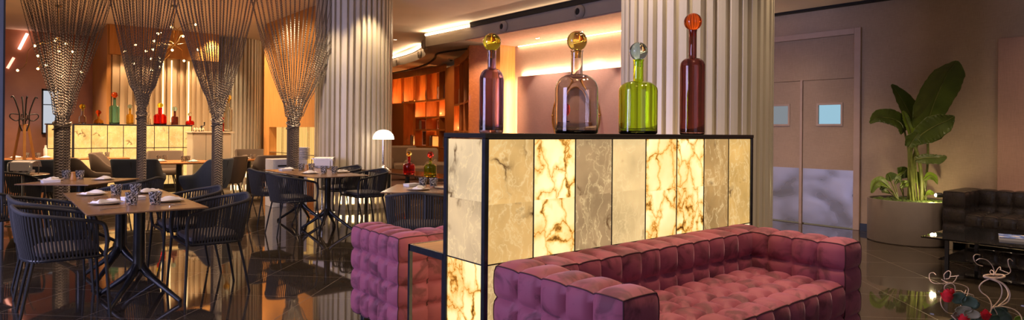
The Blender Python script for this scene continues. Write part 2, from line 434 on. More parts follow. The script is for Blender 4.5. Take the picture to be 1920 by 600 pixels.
# ---- table-top small things
def tumbler(M):
    t=T('glass_tumbler','','glass')
    o=[(.0005,0),(.034,0),(.036,.004),(.047,.098),(.0458,.0995),(.0438,.098),(.034,.018),(.0005,.015)]
    link('glass_wall',MB().lathe(o,24),M['tumbler'],t)
    return t
def napkin_plate(M):
    t=T('plate','','plate')
    link('dish',MB().lathe([(.0005,0),(.075,0),(.085,.004),(.118,.012),(.12,.0145),(.117,.016),(.084,.009),(.0005,.008)],36),M['plate'],t)
    return t
def napkin(M,seed=0):
    rnd=random.Random(seed); t=MB(); nx,ny=14,8; top=[]
    for i in range(nx+1):
        r=[]
        for j in range(ny+1):
            u=i/nx;v=j/ny; e=min(u,1-u,v,1-v)
            z=.012+.010*sin(u*7+v*3+seed)*min(1,e*6)+.006*sin(v*9+u*2+seed)+(.016*(1 if v<.55 else .55))*min(1,e*14)
            r.append((-.085+.17*u+.006*sin(v*5+seed),-.05+.1*v+.006*sin(u*6),max(.0115,z)))
        top.append(r)
    t.grid(top); nb=len(t.v)
    bot=[[(x,y,.0095) for x,y,z in r] for r in top]
    t.grid([r[::-1] for r in bot])
    # side walls
    ring=[(0,j) for j in range(ny)]+[(i,ny) for i in range(nx)]+[(nx,j) for j in range(ny,0,-1)]+[(i,0) for i in range(nx,0,-1)]
    t.grid([[top[i][j] for i,j in ring],[bot[i][j] for i,j in ring]],closed_u=True)
    return t
def fork(M,kind):
    t=MB()
    t.tube([(-.1,0,.003),(-.03,0,.006),(.03,0,.003)],[.005,.0035,.003],6,flat=.5)
    if kind=='fork':
        t.box(.028,.052,-.009,.009,.002,.0045)
        for k in range(4): y=-.0085+k*.0048; t.box(.05,.095,y,y+.0024,.002,.004)
    else: t.add([(.03,-.003,.002),(.11,-.002,.002),(.1,.008,.002),(.03,.009,.002),(.03,-.003,.005),(.11,-.002,.003),(.1,.008,.003),(.03,.009,.005)],[(0,3,2,1),(4,5,6,7),(0,1,5,4),(1,2,6,5),(2,3,7,6),(3,0,4,7)])
    return t
# ---- fluted column
def fluted(cx,cy,R,z0,z1,seed,n=26,rin=.05,rz=0):
    rnd=random.Random(seed); poly=[]
    ws=[rnd.uniform(.8,1.25) for _ in range(2*n)]; tot=sum(ws); a=rz
    for k in range(n):
        w1=ws[2*k]/tot*2*PI; w2=ws[2*k+1]/tot*2*PI
        for q in (0,.5,1): poly.append((cx+R*cos(a+w1*q),cy+R*sin(a+w1*q)))
        a+=w1; ri=R-rin-.012*rnd.random()
        for q in (0.12,.5,.88): poly.append((cx+ri*cos(a+w2*q),cy+ri*sin(a+w2*q)))
        a+=w2
    return MB().prism(poly,z0,z1)
# ================================================================= materials in use
M={}
M['rope']=fabric('black_rope',(.024,.023,.025,1),300,.4,.75)
M['iron']=plain('black_iron',(.012,.013,.016,1),.38,.0,.2)
M['iron_gloss']=plain('black_cast_iron',(.014,.015,.018,1),.3,.2,.2)
M['cushion']=fabric('grey_leather_cushion',(.10,.085,.09,1),120,.2,.6)
M['bronze_top']=plain('bronze_laminate',(.20,.112,.058,1),.27,.1,.12,12)
M['tumbler']=None
M['plate']=plain('stoneware',(.50,.42,.33,1),.25,0,.06)
M['linen']=fabric('white_linen',(.72,.70,.70,1),500,.06,.9)
M['steel']=plain('chrome',(.75,.74,.72,1),.12,1,.05)
M['seam']=plain('dark_thread',(.02,.02,.025,1),.8)
M['navy']=fabric('navy_upholstery',(.045,.057,.08,1),260,.25,.9)
M['brown']=fabric('brown_upholstery',(.085,.06,.044,1),260,.25,.9)
M['beige']=fabric('taupe_upholstery',(.20,.135,.09,1),260,.2,.9)
M['frame']=plain('blackened_steel',(.045,.048,.06,1),.26,.75,.2)
M['cream']=plain('cream_lacquer',(.55,.49,.38,1),.42,0,.03,6)
M['brass']=plain('brass',(.55,.34,.11,1),.25,1,.1)
t=NT('speckled_tumbler'); p=t.pb((.5,.5,.55,1),.08); p.inputs['Transmission Weight'].default_value=.85; p.inputs['IOR'].default_value=1.3
n=t.noise(t.coord(),75,2,.6); r=t.ramp(n.outputs[0],[(.43,(.008,.008,.01)),(.48,(.75,.73,.71)),(.6,(.95,.93,.91))]); t.l(r,p.inputs['Base Color']); M['tumbler']=t.m
M['velvet1']=velvet('plum_velvet',(.26,.066,.110,1),(.75,.5,.7))
M['velvet_pipe']=plain('plum_piping',(.05,.012,.02,1),.9)
M['leather']=plain('black_leather',(.020,.016,.015,1),.27,0,.25,60,.1)
M['leather_pipe']=plain('black_leather_piping',(.018,.014,.013,1),.4)
# wall cloth, ceiling, floor
def wallcloth(name,c):
    t=NT(name); p=t.pb(c,.82); p.inputs['Specular IOR Level'].default_value=.2
    a=t.noise(t.coord(scale=(1,1,30)),14,3,.6); b=t.noise(t.coord(scale=(30,30,1)),10,3,.6); g=t.noise(t.coord(),1.1,3)
    s=t.math('MULTIPLY',t.math('ADD',t.math('ADD',a.outputs[0],b.outputs[0]),g.outputs[0]),.333)
    d=tuple(x*.80 for x in c[:3]);u=tuple(x*1.16 for x in c[:3]); t.l(t.ramp(s,[(.38,d),(.62,u)]),p.inputs['Base Color']); t.bump(s,p,.15,.002); return t.m
M['wall']=wallcloth('taupe_wall_cloth',(.40,.30,.215,1))
M['wallpink']=wallcloth('rose_taupe_wall_cloth',(.42,.26,.20,1))
M['ceil']=plain('ceiling_paint',(.72,.61,.50,1),.8,0,.03,2)
M['beam']=plain('grey_bulkhead',(.24,.21,.185,1),.7,0,.05,3)
M['dark']=plain('dark_gap',(.008,.007,.006,1),.8)
M['doorcloth']=wallcloth('door_veneer',(.39,.285,.20,1))
M['trimpaint']=plain('taupe_trim_paint',(.42,.30,.225,1),.5,0,.04,8)
t=NT('brushed_kickplate'); p=t.pb((.42,.42,.45,1),.3,.7); n=t.noise(t.coord(scale=(1,1,1.6)),2.4,1.5,.4,.2)
t.l(t.ramp(n.outputs[0],[(.3,(.50,.50,.55)),(.7,(.58,.58,.64))]),p.inputs['Base Color']); t.l(t.ramp(n.outputs[0],[(.3,(.22,.22,.22)),(.7,(.5,.5,.5))]),p.inputs['Roughness']); t.bump(n.outputs[0],p,.35,.03); M['kick']=t.m
M['wood']=wood('walnut_veneer',srgb(146,78,30),srgb(196,120,54),3,.38,'Z',.1)
M['wood_h']=wood('walnut_veneer_level',srgb(136,74,26),srgb(172,100,42),3,.4,'X',.1)
M['woodorange']=wood('honey_veneer',srgb(172,116,56),srgb(200,144,80),2.5,.4,'Z')
# floor: black granite in diagonal tiles
t=NT('polished_black_granite'); p=t.pb((.02,.016,.013,1),.035); p.inputs['IOR'].default_value=1.75; p.inputs['Specular IOR Level'].default_value=.62
v=t.coord(); vo=t.n('ShaderNodeTexVoronoi'); vo.inputs['Scale'].default_value=170; t.l(v,vo.inputs['Vector'])
sp=t.noise(v,140,3,.7); s2=t.noise(v,1.6,3)
c1=t.ramp(sp.outputs[0],[(.42,(.006,.005,.005)),(.55,(.034,.027,.020)),(.66,(.20,.15,.105))])
sepn=t.n('ShaderNodeSeparateXYZ'); rm=t.n('ShaderNodeMapping'); rm.inputs['Rotation'].default_value=(0,0,-PI/4); t.l(v,rm.inputs[0]); t.l(rm.outputs[0],sepn.inputs[0])
def groove(o,size,off):
    a=t.math('FRACT',t.math('ADD',t.math('DIVIDE',t.math('SUBTRACT',o,off),size),100.5)); return t.math('LESS_THAN',t.math('ABSOLUTE',t.math('SUBTRACT',a,.5)),.0022/size*1.0)
g=t.math('MAXIMUM',groove(sepn.outputs[0],.70,4.89),groove(sepn.outputs[1],.681,2.77))
col=t.mix(g,c1,(.13,.10,.075,1)); t.l(col,p.inputs['Base Color'])
ro=t.math('ADD',t.math('MULTIPLY',g,.3),.035); t.l(ro,p.inputs['Roughness']); w=t.noise(v,2.3,2); t.bump(w.outputs[0],p,.05,.004); M['floor']=t.m
# ================================================================= setting
S('floor',MB().box(-6,14,-6,24,-.1,0),M['floor'],smooth=False)
S('ceiling',MB().box(-6,14,-6,24,3.7,3.8),M['ceil'],smooth=False)
# lower ceiling over the reading corner and along the right wall, with its curved cove edge
edge=[(8.0,5.6),(8.0,12.95),(8.25,13.25)]+[tuple(p)[:2] for p in catmull([(8.35,13.6,0),(8.97,14.55,0),(9.45,16.0,0),(9.78,17.9,0),(9.9,20.5,0),(9.9,23.9,0)],5)]
S('ceiling_lowered',MB().prism(edge+[(14,23.9),(14,5.6)],3.36,3.60),M['beam'],smooth=False)
S('ceiling_alcove',MB().box(8.02,9.45,5.7,11.33,3.34,3.359),M['wallpink'],smooth=False)
S('ceiling_entrance',MB().prism([(6.4,-4),(9.45,-4),(9.45,5.5),(7.6,5.5),(6.4,4.2)],3.22,3.5),M['ceil'],smooth=False)
gv=[at(x,y,3.35) for x,y in ((728,138),(772,129.6),(800,120),(815,110),(822,99.5),(862,93),(906,87.5))]
S('groove_shade_strip',MB().tube(catmull(gv,6),.03,6),M['dark'])  # black tube stands in for the shade of a ceiling groove
S('trim_2',MB().box(7.97,8.0,5.6,11.1,3.60,3.70),M['dark'],smooth=False)
S('gap_shade_strip',MB().box(9.36,9.448,-3,5.5,3.185,3.22),M['dark'],smooth=False)  # dark strip stands in for the shade in the gap between wall and ceiling
# right wall with the service doors
w=MB(); w.box(9.45,9.6,-4,3.787,0,3.36).box(9.45,9.6,3.787,5.3,2.775,3.36).box(9.45,9.6,5.3,11.33,0,3.36)
S('wall_right',w,M['wall'],smooth=False)
tr=MB(); tr.box(9.41,9.47,3.702,3.787,0,2.86,.004).box(9.41,9.47,3.787,5.4,2.775,2.86,.004); S('trim_4',tr,M['trimpaint'],smooth=False)
S('wall_transom',MB().box(9.458,9.55,3.787,5.3,2.156,2.775),M['doorcloth'],smooth=False)
def door(n,y0,y1,wy0,wy1,pc):
    d=MB(); x0,x1=9.46,9.51
    d.box(x0,x1,y0,wy0,.015,2.15).box(x0,x1,wy1,y1,.015,2.15).box(x0,x1,wy0,wy1,.015,1.50).box(x0,x1,wy0,wy1,1.78,2.15)
    o=S(n,d,M['doorcloth'],smooth=False)
    f=MB(); a=.028
    for q in ((wy0-a,wy0,1.5-a,1.78+a),(wy1,wy1+a,1.5-a,1.78+a),(wy0,wy1,1.5-a,1.5),(wy0,wy1,1.78,1.78+a)): f.box(x0-.012,x0+.002,*q)
    link('window_frame',f,M['trimpaint'],o,smooth=False)
    link('window_pane',MB().box(x0+.02,x0+.028,wy0,wy1,1.5,1.78),emis('daylit_pane_'+n,pc,.85),o,smooth=False)
    link('kick_plate',MB().box(x0-.003,x0,y0+.01,y1-.006,.015,.833),M['kick'],o,smooth=False)
    return o
door('door_1',3.795,4.53,3.98,4.30,srgb(165,208,228))
door('door_2',4.575,5.3,4.76,5.08,srgb(140,146,152))
S('trim_5',MB().box(9.44,9.52,4.535,4.57,0,2.16),M['trimpaint'],smooth=False)
S('baseboard_right',MB().box(9.43,9.45,-4,3.70,0,.10),plain('slate_baseboard',(.03,.04,.06,1),.3),smooth=False)
wp=MB().box(9.405,9.45,-1.2,2.13,.1,2.53,.004); S('wall_panel_right',wp,M['wallpink'],smooth=False)
# alcove: backlit raised panel
ap=MB().box(9.33,9.37,5.8,11.10,0,2.61,.003); S('wall_panel_alcove',ap,M['wallpink'],smooth=False)
S('wall_alcove_end',MB().box(9.0,9.45,11.33,11.6,0,3.36),M['woodorange'],smooth=False)
LED=emis('warm_led',(1,.66,.40,1),14)
def strip(label,pts,r=.012,mat=LED,cat='light strip'):
    o=link('led_strip',MB().tube(pts,r,6),mat); tag(o,label,cat); return o
strip('warm light strip glowing behind the top edge of the rose alcove panel',[(9.40,6.0,2.585),(9.40,11.05,2.585)])
strip('warm light strip glowing behind the left edge of the rose alcove panel',[(9.40,11.075,.1),(9.40,11.075,2.55)])
strip('thin warm light strip where alcove wall meets its ceiling',[(9.43,6.0,3.325),(9.43,11.2,3.325)],.008,emis('warm_led_soft',(1,.66,.4,1),14))
COVE=emis('cove_led',(1,.66,.36,1),11)
strip('straight bright cove light strip on the ceiling bulkhead left of yellow stopper',[(8.0,11.0,3.64),(7.99,12.93,3.64)],.03,COVE)
strip('curved bright cove light strip above the bookshelf beside the white column',catmull([(8.9,14.6,3.64),(9.40,16.0,3.64),(9.72,17.9,3.64),(9.84,20,3.64)],6),.03,COVE)
# air nozzles on the bulkhead
def nozzle(label,c,nrm):
    t=T('air_nozzle',label,'air vent',c,math.atan2(nrm[1],nrm[0]),'round air nozzles on the bulkhead')
    M_=Matrix.Rotation(PI/2,4,'Y')
    link('nozzle_ring',MB().lathe([(.115,0),(.125,.02),(.11,.055),(.085,.075),(.06,.078),(.06,.05)],28).xf(M_),M['beam'],t)
    link('nozzle_throat',MB().lathe([(.001,.045),(.061,.045),(.061,.055),(.001,.055)],20).xf(M_),M['dark'],t)
nozzle('round air nozzle on bulkhead just above the yellow bottle stopper',(8.0,9.95,3.47),(-1,0)); nozzle('round air nozzle on bulkhead above the amber bottle stopper',(8.0,7.81,3.47),(-1,0))
nozzle('small round air nozzle nearest the white column, under the curved cove light',(9.72,17.3,3.47),(-.97,.25)); nozzle('small round air nozzle on the curved cove, second from the white column',(9.17,15.1,3.47),(-.9,.4))
nozzle('small round air nozzle tucked at the step of the cove',(8.32,13.5,3.50),(-.95,.3))
def downlight(label,x,y,z,lit=6):
    t=T('ceiling_downlight',label,'ceiling light',(x,y,z),0,'recessed ceiling downlights')
    link('trim_ring',MB().lathe([(.05,0),(.062,-.001),(.065,-.006),(.055,-.012),(.046,-.008),(.046,.0)],28),M['steel'],t)
    link('lamp_disc',MB().lathe([(.0005,-.006),(.046,-.006),(.046,-.002),(.0005,-.002)],24),emis('downlight_disc',(1,.75,.5,1),lit),t)
downlight('small round downlight above the smoky bottle in the alcove ceiling',8.976,8.741,3.338); downlight('small round downlight right of the yellow stopper in the alcove ceiling',8.919,9.956,3.338)
p_=at(741,74,3.698); downlight('tiny downlight in the main ceiling right beside the white column',p_.x,p_.y,3.698)
# back walls
S('wall_back_left',MB().box(-6,2.0,19.35,19.5,0,3.7),plain('copper_gloss_wall',(.55,.27,.18,1),.18,.45,.1,2),smooth=False)
S('wall_back_return',MB().box(2.0,2.08,16.8,19.5,0,3.7),M['woodorange'],smooth=False)
S('wall_bar_upper',MB().box(2.04,4.35,16.75,16.95,3.02,3.7),M['woodorange'],smooth=False)
S('wall_back',MB().box(-6,14,23.6,23.9,0,3.7),M['wall'],smooth=False)
rnd=random.Random(5); poly=[(2.04,17.0)]; x=2.04; k=0
while x<4.3:
    wd=rnd.uniform(.05,.085); d=16.83 if k%2 else 16.89; poly+=[(x,d),(x+wd,d)]; x+=wd; k+=1
poly+=[(x,17.0)]
S('wall_bar_fluted',MB().prism(poly[::-1],0,3.05),plain('flute_paint',(.58,.44,.27,1),.4,0,.03,4),smooth=False)
S('wall_left',MB().box(-5,.095,8.9,9.05,0,3.7),plain('slate_blue_wall',(.10,.115,.14,1),.6,0,.1,4),smooth=False)
S('trim_6',MB().box(.095,.112,8.88,9.06,0,3.7),M['dark'],smooth=False)
S('window_1',MB().box(.98,1.30,19.3,19.34,1.22,2.25),emis('window_daylight',srgb(205,210,220),.9),smooth=False)
wf=MB(); wf.box(.95,1.34,19.26,19.34,2.25,2.30).box(.95,1.34,19.26,19.34,1.18,1.22).box(.95,.98,19.26,19.34,1.2,2.3).box(1.30,1.34,19.26,19.34,1.2,2.3).box(.98,1.3,19.26,19.34,1.9,1.92); S('trim_7',wf,M['frame'],smooth=False)
# columns
M['fluted']=plain('column_paint',(.56,.50,.40,1),.38,0,.03,5)
def column(label,cx,cy,seed,glow,rz):
    t=T('fluted_column',label,'column',(cx,cy,0))
    wlink('fluted_cladding',fluted(cx,cy,.67,.0 if not glow else .30,3.7,seed,42,.05,rz),M['fluted'],t,smooth=False)
    if glow:
        wlink('column_base',fluted(cx,cy,.67,.0,.09,seed,42,.05,rz),M['fluted'],t,smooth=False)
        wlink('base_ribs',fluted(cx,cy,.67,.09,.30,seed,42,.09,rz),M['fluted'],t,smooth=False)
        l=MB().lathe([(.588,.10),(.5885,.22)],48,(cx,cy,0)); wlink('base_light_ring',l,emis('base_led',(1,.72,.36,1),9),t)
    for z in (1.52,2.9): wlink('joint_ring',MB().lathe([(.60,z),(.612,z),(.612,z+.006),(.60,z+.006)],60,(cx,cy,0),closed=True),M['fluted'],t)
    return t
column('broad cream fluted column behind the glowing partition and its coloured bottles',4.966,3.38,11,False,.1)
column('cream fluted column with lit base between the chain curtains and the bookshelf',4.99,10.47,12,True,.4)
column('distant cream fluted column with lit base seen between two chain curtains',4.97,17.6,13,True,.2)
# wood wall with lit niche behind the fourth curtain
t=T('wooden_room_divider','tall honey wood divider with a lit glass niche beneath it','divider',(4.75,12.9,0))
wlink('upper_panel',MB().box(4.70,4.80,11.3,14.05,1.40,3.7),M['woodorange'],t,smooth=False)
wlink('side_stile',MB().box(4.70,4.86,14.05,14.40,0,3.7),M['woodorange'],t,smooth=False)
nt=NT('ribbed_lit_niche'); wv=nt.n('ShaderNodeTexWave',bands_direction='Y'); wv.inputs['Scale'].default_value=5; wv.inputs['Distortion'].default_value=.6; nt.l(nt.coord(),wv.inputs['Vector'])
e=nt.n('ShaderNodeEmission'); nt.l(nt.ramp(wv.outputs[0],[(.2,(.60,.27,.05)),(.8,(1,.60,.20))]),e.inputs[0]); e.inputs[1].default_value=1.3; nt.l(e.outputs[0],nt.out.inputs[0])
wlink('lit_niche_back',MB().box(4.86,4.88,11.3,14.05,.35,1.40),nt.m,t,smooth=False); wlink('niche_plinth',MB().box(4.70,4.9,11.3,14.05,0,.35),M['wood'],t,smooth=False)
g=MB(); [g.box(4.72,4.76,y,y+.02,.35,1.40) for y in (11.9,12.6,13.3)]; g.box(4.71,4.86,11.3,14.05,.85,.865); wlink('niche_shelf',g,M['steel'],t,smooth=False)
# ================================================================= glowing partition
t=T('light_partition','glowing backlit alabaster partition in a black steel frame with bottles on top','partition',(3.1,2.64,0))
X0,X1,Y0,Y1=1.865,4.352,2.46,2.815
sx=[1.883,2.189,2.497,2.802,3.112,3.429,3.735,4.038,4.339]
kinds=['vein','crack','vein','vein','crack','crack','vein','vein']; tones=[(.78,.48,.17),None,(.48,.31,.15),(.86,.61,.28),None,None,(.50,.30,.11),(.74,.45,.14)]
fr=MB(); fr.box(X0+.02,X1-.01,Y0+.03,Y1-.03,0,1.31); wlink('core',fr,M['frame'],t,smooth=False)
ts=MB().box(X0-.004,X1+.006,Y0-.008,Y1+.008,1.315,1.34,.003); wlink('top_slab',ts,plain('black_stone_slab',(.02,.017,.015,1),.12),t,smooth=False)
for x in (X0,X1-.018):
    for y in (Y0-.006,Y1-.024): wlink('corner_post',MB().box(x-.004,x+.022,y,y+.030,0,1.315,.003),M['frame'],t,smooth=False)
for x in sx[1:-1]: wlink('glazing_bar',MB().box(x-.003,x+.003,Y0+.002,Y0+.012,0,1.312),M['frame'],t,smooth=False)
sm=MB()
for z in (.688,): sm.box(X0,X1,Y0+.002,Y0+.012,z-.003,z+.003); sm.box(X0+.002,X0+.012,Y0,Y1,z-.003,z+.003)
sm.box(X0,X1,Y0+.002,Y0+.010,1.309,1.315); wlink('frame_rail',sm,M['frame'],t,smooth=False)
def stone(x0,x1,y0,y1,z0,z1,kind,seed,tone=None,gain=1.0): wlink('alabaster_tile',MB().box(x0,x1,y0,y1,z0,z1),alabaster(seed,kind,tone,gain),t,smooth=False)
zz=[(.03,.685),(.691,1.0),(1.0,1.309)]
hj=[.985,.99,.995,1.0,.985,.99,.985,1.0]
for i in range(8):
    a,b=sx[i]+.003,sx[i+1]-.003
    stone(a,b,Y0+.006,Y0+.03,.691,hj[i],kinds[i],i+1,tones[i]); stone(a,b,Y0+.006,Y0+.03,hj[i],1.309,kinds[i],i+21,tones[i],1.05)
    stone(a,b,Y0+.006,Y0+.03,.03,.685,'crack' if i%3 else 'vein',i+41)
    stone(a,b,Y1-.03,Y1-.006,.03,1.309,kinds[i],i+61,None,2.6)
stone(X0+.006,X0+.03,Y0+.026,Y1-.026,.691,1.0,'vein',81,(.66,.47,.25)); stone(X0+.006,X0+.03,Y0+.026,Y1-.026,1.0,1.309,'vein',82,(.72,.53,.29)); stone(X0+.006,X0+.03,Y0+.026,Y1-.026,.03,.685,'crack',83)
stone(X1-.02,X1-.004,Y0+.026,Y1-.026,.03,1.309,'vein',84)
# bottles on the partition
BX=lambda px,Y=2.64:(lambda d:Y/d[1]*d[0])(ray(px,300))
G=glass
GC={'aub':G('aubergine_glass',(.43,.34,.47,1)),'yel':G('yellow_glass',(1,.88,.06,1)),'smk':G('smoky_glass',(.68,.65,.61,1)),'amb':G('amber_glass',(1,.72,.16,1)),
 'grn':G('lime_glass',(.72,.90,.12,1)),'aqu':G('aqua_glass',(.50,.74,.78,1)),'brn':G('brown_glass',(.44,.20,.17,1)),'org':G('orange_glass',(1,.16,.02,1)),
 'red':G('red_glass',(.88,.10,.07,1)),'tea':G('teal_glass',(.45,.80,.74,1)),'gld':G('golden_glass',(.95,.72,.2,1)),'clr':G('clear_glass',(.85,.82,.75,1))}
def dep(x,y): return x*FW[0]+y*FW[1]
def pb(label,px,base,wpx,htop,shoulder_px,neck_px,neckw,ballr,gm,bm,Y,z0,group):
    x=BX(px,Y); d=dep(x,Y); k=d/FPX
    return bottle(label,(x,Y,z0),wpx/2*k,(base-htop)*k,neckw/2*k,shoulder_px*k,neck_px*k,ballr*k,gm,bm,group)
gp='tall glass bottles on the glowing partition'
pb('slim aubergine glass bottle with a yellow ball stopper on the partition',920.5,251,46,96,22,34,16,17,GC['aub'],GC['yel'],2.63,1.34,gp)
pb('wide smoky grey glass bottle with amber ball stopper on the partition',1080,251,81,95,30,44,22,19,GC['smk'],GC['amb'],2.64,1.34,gp)
pb('lime green glass bottle with pale aqua ball stopper on the partition',1195.5,251.5,72,112,18,40,19,17,GC['grn'],GC['aqu'],2.64,1.34,gp)
pb('tall slim reddish brown bottle with orange ball stopper on the partition',1297,252.5,46,57,16,52,14.5,16.5,GC['brn'],GC['org'],2.64,1.34,gp)
# ================================================================= sofas
tufted_sofa('tufted_sofa','plum velvet tufted sofa against the glowing partition, facing the viewer','sofa',2.21,.80,.68,.435,.10,M['velvet1'],M['velvet_pipe'],M['iron'],(1.925,2.43,0),0)
tufted_sofa('tufted_sofa','lilac velvet tufted sofa behind the partition beside the black console','sofa',2.21,.62,.68,.435,.12,M['velvet1'],M['velvet_pipe'],M['iron'],(4.14,3.41,0),PI,narm=5,seatd=3)
tufted_sofa('leather_sofa','black tufted leather sofa against the right wall beside the planter','sofa',2.3,.76,.68,.42,.13,M['leather'],M['leather_pipe'],M['steel'],(9.43,2.47,0),-PI/2,arm=.2,nback=12,narm=4,nrow=3,seatd=4,puff=.022)
t=T('console_table','low console with tan top and black steel frame behind the partition','table',(2.9,3.0,0))
wlink('tabletop',MB().box(1.885,4.1,2.83,3.18,.672,.69),wood('tan_veneer',srgb(150,112,72),srgb(172,132,88),3,.45,'X'),t,smooth=False)
f=MB()
for y in (2.822,3.185): f.box(1.868,4.11,y-.009,y+.009,.655,.692)
f.box(1.868,1.886,2.82,3.19,.655,.692); wlink('frame_rail',f,M['frame'],t,smooth=False)
for x,y in ((1.877,3.185),(4.1,3.185),(1.877,2.83),(4.1,2.83)): wlink('leg',MB().box(x-.01,x+.01,y-.01,y+.01,0,.656),M['frame'],t,smooth=False)
# ================================================================= dining area
def gd(px,d):
    p=atd(px,300,d); return Vector((p.x,p.y,0))
U50=math.radians(50.8)
bt=bistro_table(M); gt='square bistro tables in the dining area'
tb=[((.90,5.67,0),0,'nearest bronze-topped bistro table, front left, between four rope chairs'),((.90,6.60,0),0,'bronze-topped bistro table pushed against the far side of the nearest one'),
 ((.78,8.55,0),U50-PI/2,'bistro table set askew behind the front left tables, beside first chain curtain'),((3.50,8.12,0),0,'bistro table left of the broad column, nearer of its pair'),
 ((3.50,9.06,0),0,'bistro table before the fourth chain curtain, farther of the column pair'),((3.50,5.62,0),U50-PI/2,'bistro table just behind the lilac sofa, partly hidden by the partition')]
for l,r,lb in tb: place(bt,l,r,lb,gt)
rc=rope_chair(M); gc='black rope armchairs at the bistro tables'
rcs=[((.40,5.60,0),0,'black rope armchair at far front left, back to the left, nearest of all'),
 ((.39,6.44,0),0,'black rope armchair directly behind the nearest left one, same side'),
 ((1.42,5.66,0),PI,'black rope armchair on right side of nearest table, back to the right'),
 ((1.42,6.50,0),PI,'black rope armchair right of front tables, behind the nearer right-hand one'),
 ((-.14,8.10,0),.35,'black rope armchair cut by the left picture edge, behind the front left pair'),
 ((.15,9.75,0),-1.1,'black rope armchair with its back low beside the napkin holder at far left'),
 ((1.22,8.16,0),math.radians(140),'black rope armchair with slanting pale rail behind the tumblers of the nearest table'),
 ((3.0,8.12,0),0,'black rope armchair left of the column table pair, nearer one'),
 ((3.07,9.10,0),0,'black rope armchair left of the column table pair, farther one'),
 ((4.07,8.16,0),PI,'black rope armchair right of the column tables, in front of the dome lamp'),
 ((4.15,9.15,0),PI,'black rope armchair right of the column tables, close against the column'),
 ((3.09,5.08,0),U50,'black rope armchair seen squarely from behind, directly behind the lilac sofa')]
for l,r,lb in rcs: place(rc,l,r,lb,gc)
# table settings
pl=napkin_plate(M); gpn='stoneware plates on the bistro tables'; ZT=.75
plates=[((.70,5.86),.1,'plate with folded napkin at left of nearest table'),((.70,6.72),.1,'plate with pale blue-white napkin on left of second front table'),
 ((1.13,5.78),.2,'plate with napkin at the right of nearest table'),((1.13,6.66),.2,'plate with napkin at right of second front table'),
 ((.52,8.78),.8,'plate with napkin left on the askew table'),((1.00,8.62),.7,'plate with napkin right on the askew table'),
 ((3.36,8.38),.1,'plate with napkin on left of nearer column table'),((3.80,8.36),.0,'plate with napkin on right of nearer column table'),
 ((3.36,9.26),.1,'plate with napkin on left of farther column table'),((3.34,5.52),.6,'plate with napkin on the table behind the lilac sofa'),
 ((3.66,5.50),.6,'small plate at partition edge on table behind the lilac sofa')]
napm={}
for i,((x,y),r,lb) in enumerate(plates):
    place(pl,(x,y,ZT),r,lb,gpn)
    if i==10: continue
    o=tag(link('folded_napkin',napkin(M,i*1.7),M['linen']),'white folded linen napkin lying on the '+lb.replace('plate with folded napkin','plate').replace('plate with pale blue-white napkin','plate').replace('plate with napkin','plate'),'napkin','folded napkins on plates')
    o.location=(x,y,ZT+.004); o.rotation_euler=(0,0,r+.3)
def cutlery(x,y,r,kind,lb):
    o=tag(link('table_fork' if kind=='fork' else 'table_knife',fork(M,kind),M['steel']),lb,'cutlery'); o.location=(x,y,ZT); o.rotation_euler=(0,0,r)
cutlery(.70,5.50,.55,'knife','steel knife in front of the left plate, near edge of nearest table')
cutlery(.76,6.42,.55,'knife','steel knife before the left plate of second front table')
cutlery(1.07,5.50,.35,'fork','steel fork in front of the right plate on nearest table')
cutlery(1.13,5.46,.75,'knife','steel knife beside the fork at the right corner of nearest table')
cutlery(3.18,5.36,.5,'fork','steel fork at left of the plate behind the lilac sofa'); cutlery(3.52,5.32,1.1,'knife','steel knife at right of the plate behind the lilac sofa')
tm=tumbler(M); gg='speckled dark glass tumblers on the bistro tables'
for (px,py,lb) in ((218,367,'speckled tumbler at left of the group of three in the middle of front tables'),(254,366,'speckled tumbler at the back of the group of three on the front tables'),(247,384,'speckled tumbler at front of the group of three on nearest table'),(291,383,'speckled tumbler standing alone at right centre of nearest table'),
 (124,335,'speckled tumbler left of the wooden cellar on the askew table'),(150,335.5,'speckled tumbler right of the wooden cellar on the askew table'),
 (607,326,'speckled tumbler at left front on nearer column table'),(627,325.5,'speckled tumbler at right front on nearer column table'),(565,319.5,'speckled tumbler left on farther column table, beside curtain'),(584,319,'speckled tumbler right of wooden cellar on farther column table'),
 (793,350.5,'left speckled tumbler below the red and green bottles'),(813,351.5,'right speckled tumbler below the red and green bottles')):
    p=at(px,py,ZT); place(tm,(p.x,p.y,ZT),0,lb,gg)
def cellar(px,py,lb):
    p=at(px,py,ZT); o=tag(link('wooden_cellar',MB().lathe([(.001,0),(.030,0),(.032,.01),(.024,.05),(.021,.085),(.024,.095),(.001,.098)],18),M['woodorange']),lb,'salt cellar','wooden salt cellars'); o.location=(p.x,p.y,ZT)
cellar(137,338,'small pale wooden salt cellar between tumblers on the askew table'); cellar(575,321.5,'small pale wooden salt cellar between tumblers on farther column table')
def card(px,py,lb,w=.16,d=.09,h=.03,r=.2):
    p=at(px,py,ZT); t=T('paper_box',lb,'box',(p.x,p.y,ZT),r,'white paper boxes on tables'); link('box_body',MB().box(-w/2,w/2,-d/2,d/2,0,h*.6,.002),M['linen'],t); link('lid',MB().box(-w/2-.002,w/2+.002,-d/2-.002,d/2+.002,h*.6,h,.002),M['linen'],t)
card(250,375,'flat white box behind the front tumblers on nearest table'); card(95,342,'flat white box left on the askew table'); card(535,320,'flat white box on farther column table beside the curtain'); card(772,349,'flat white box on table behind the lilac sofa')
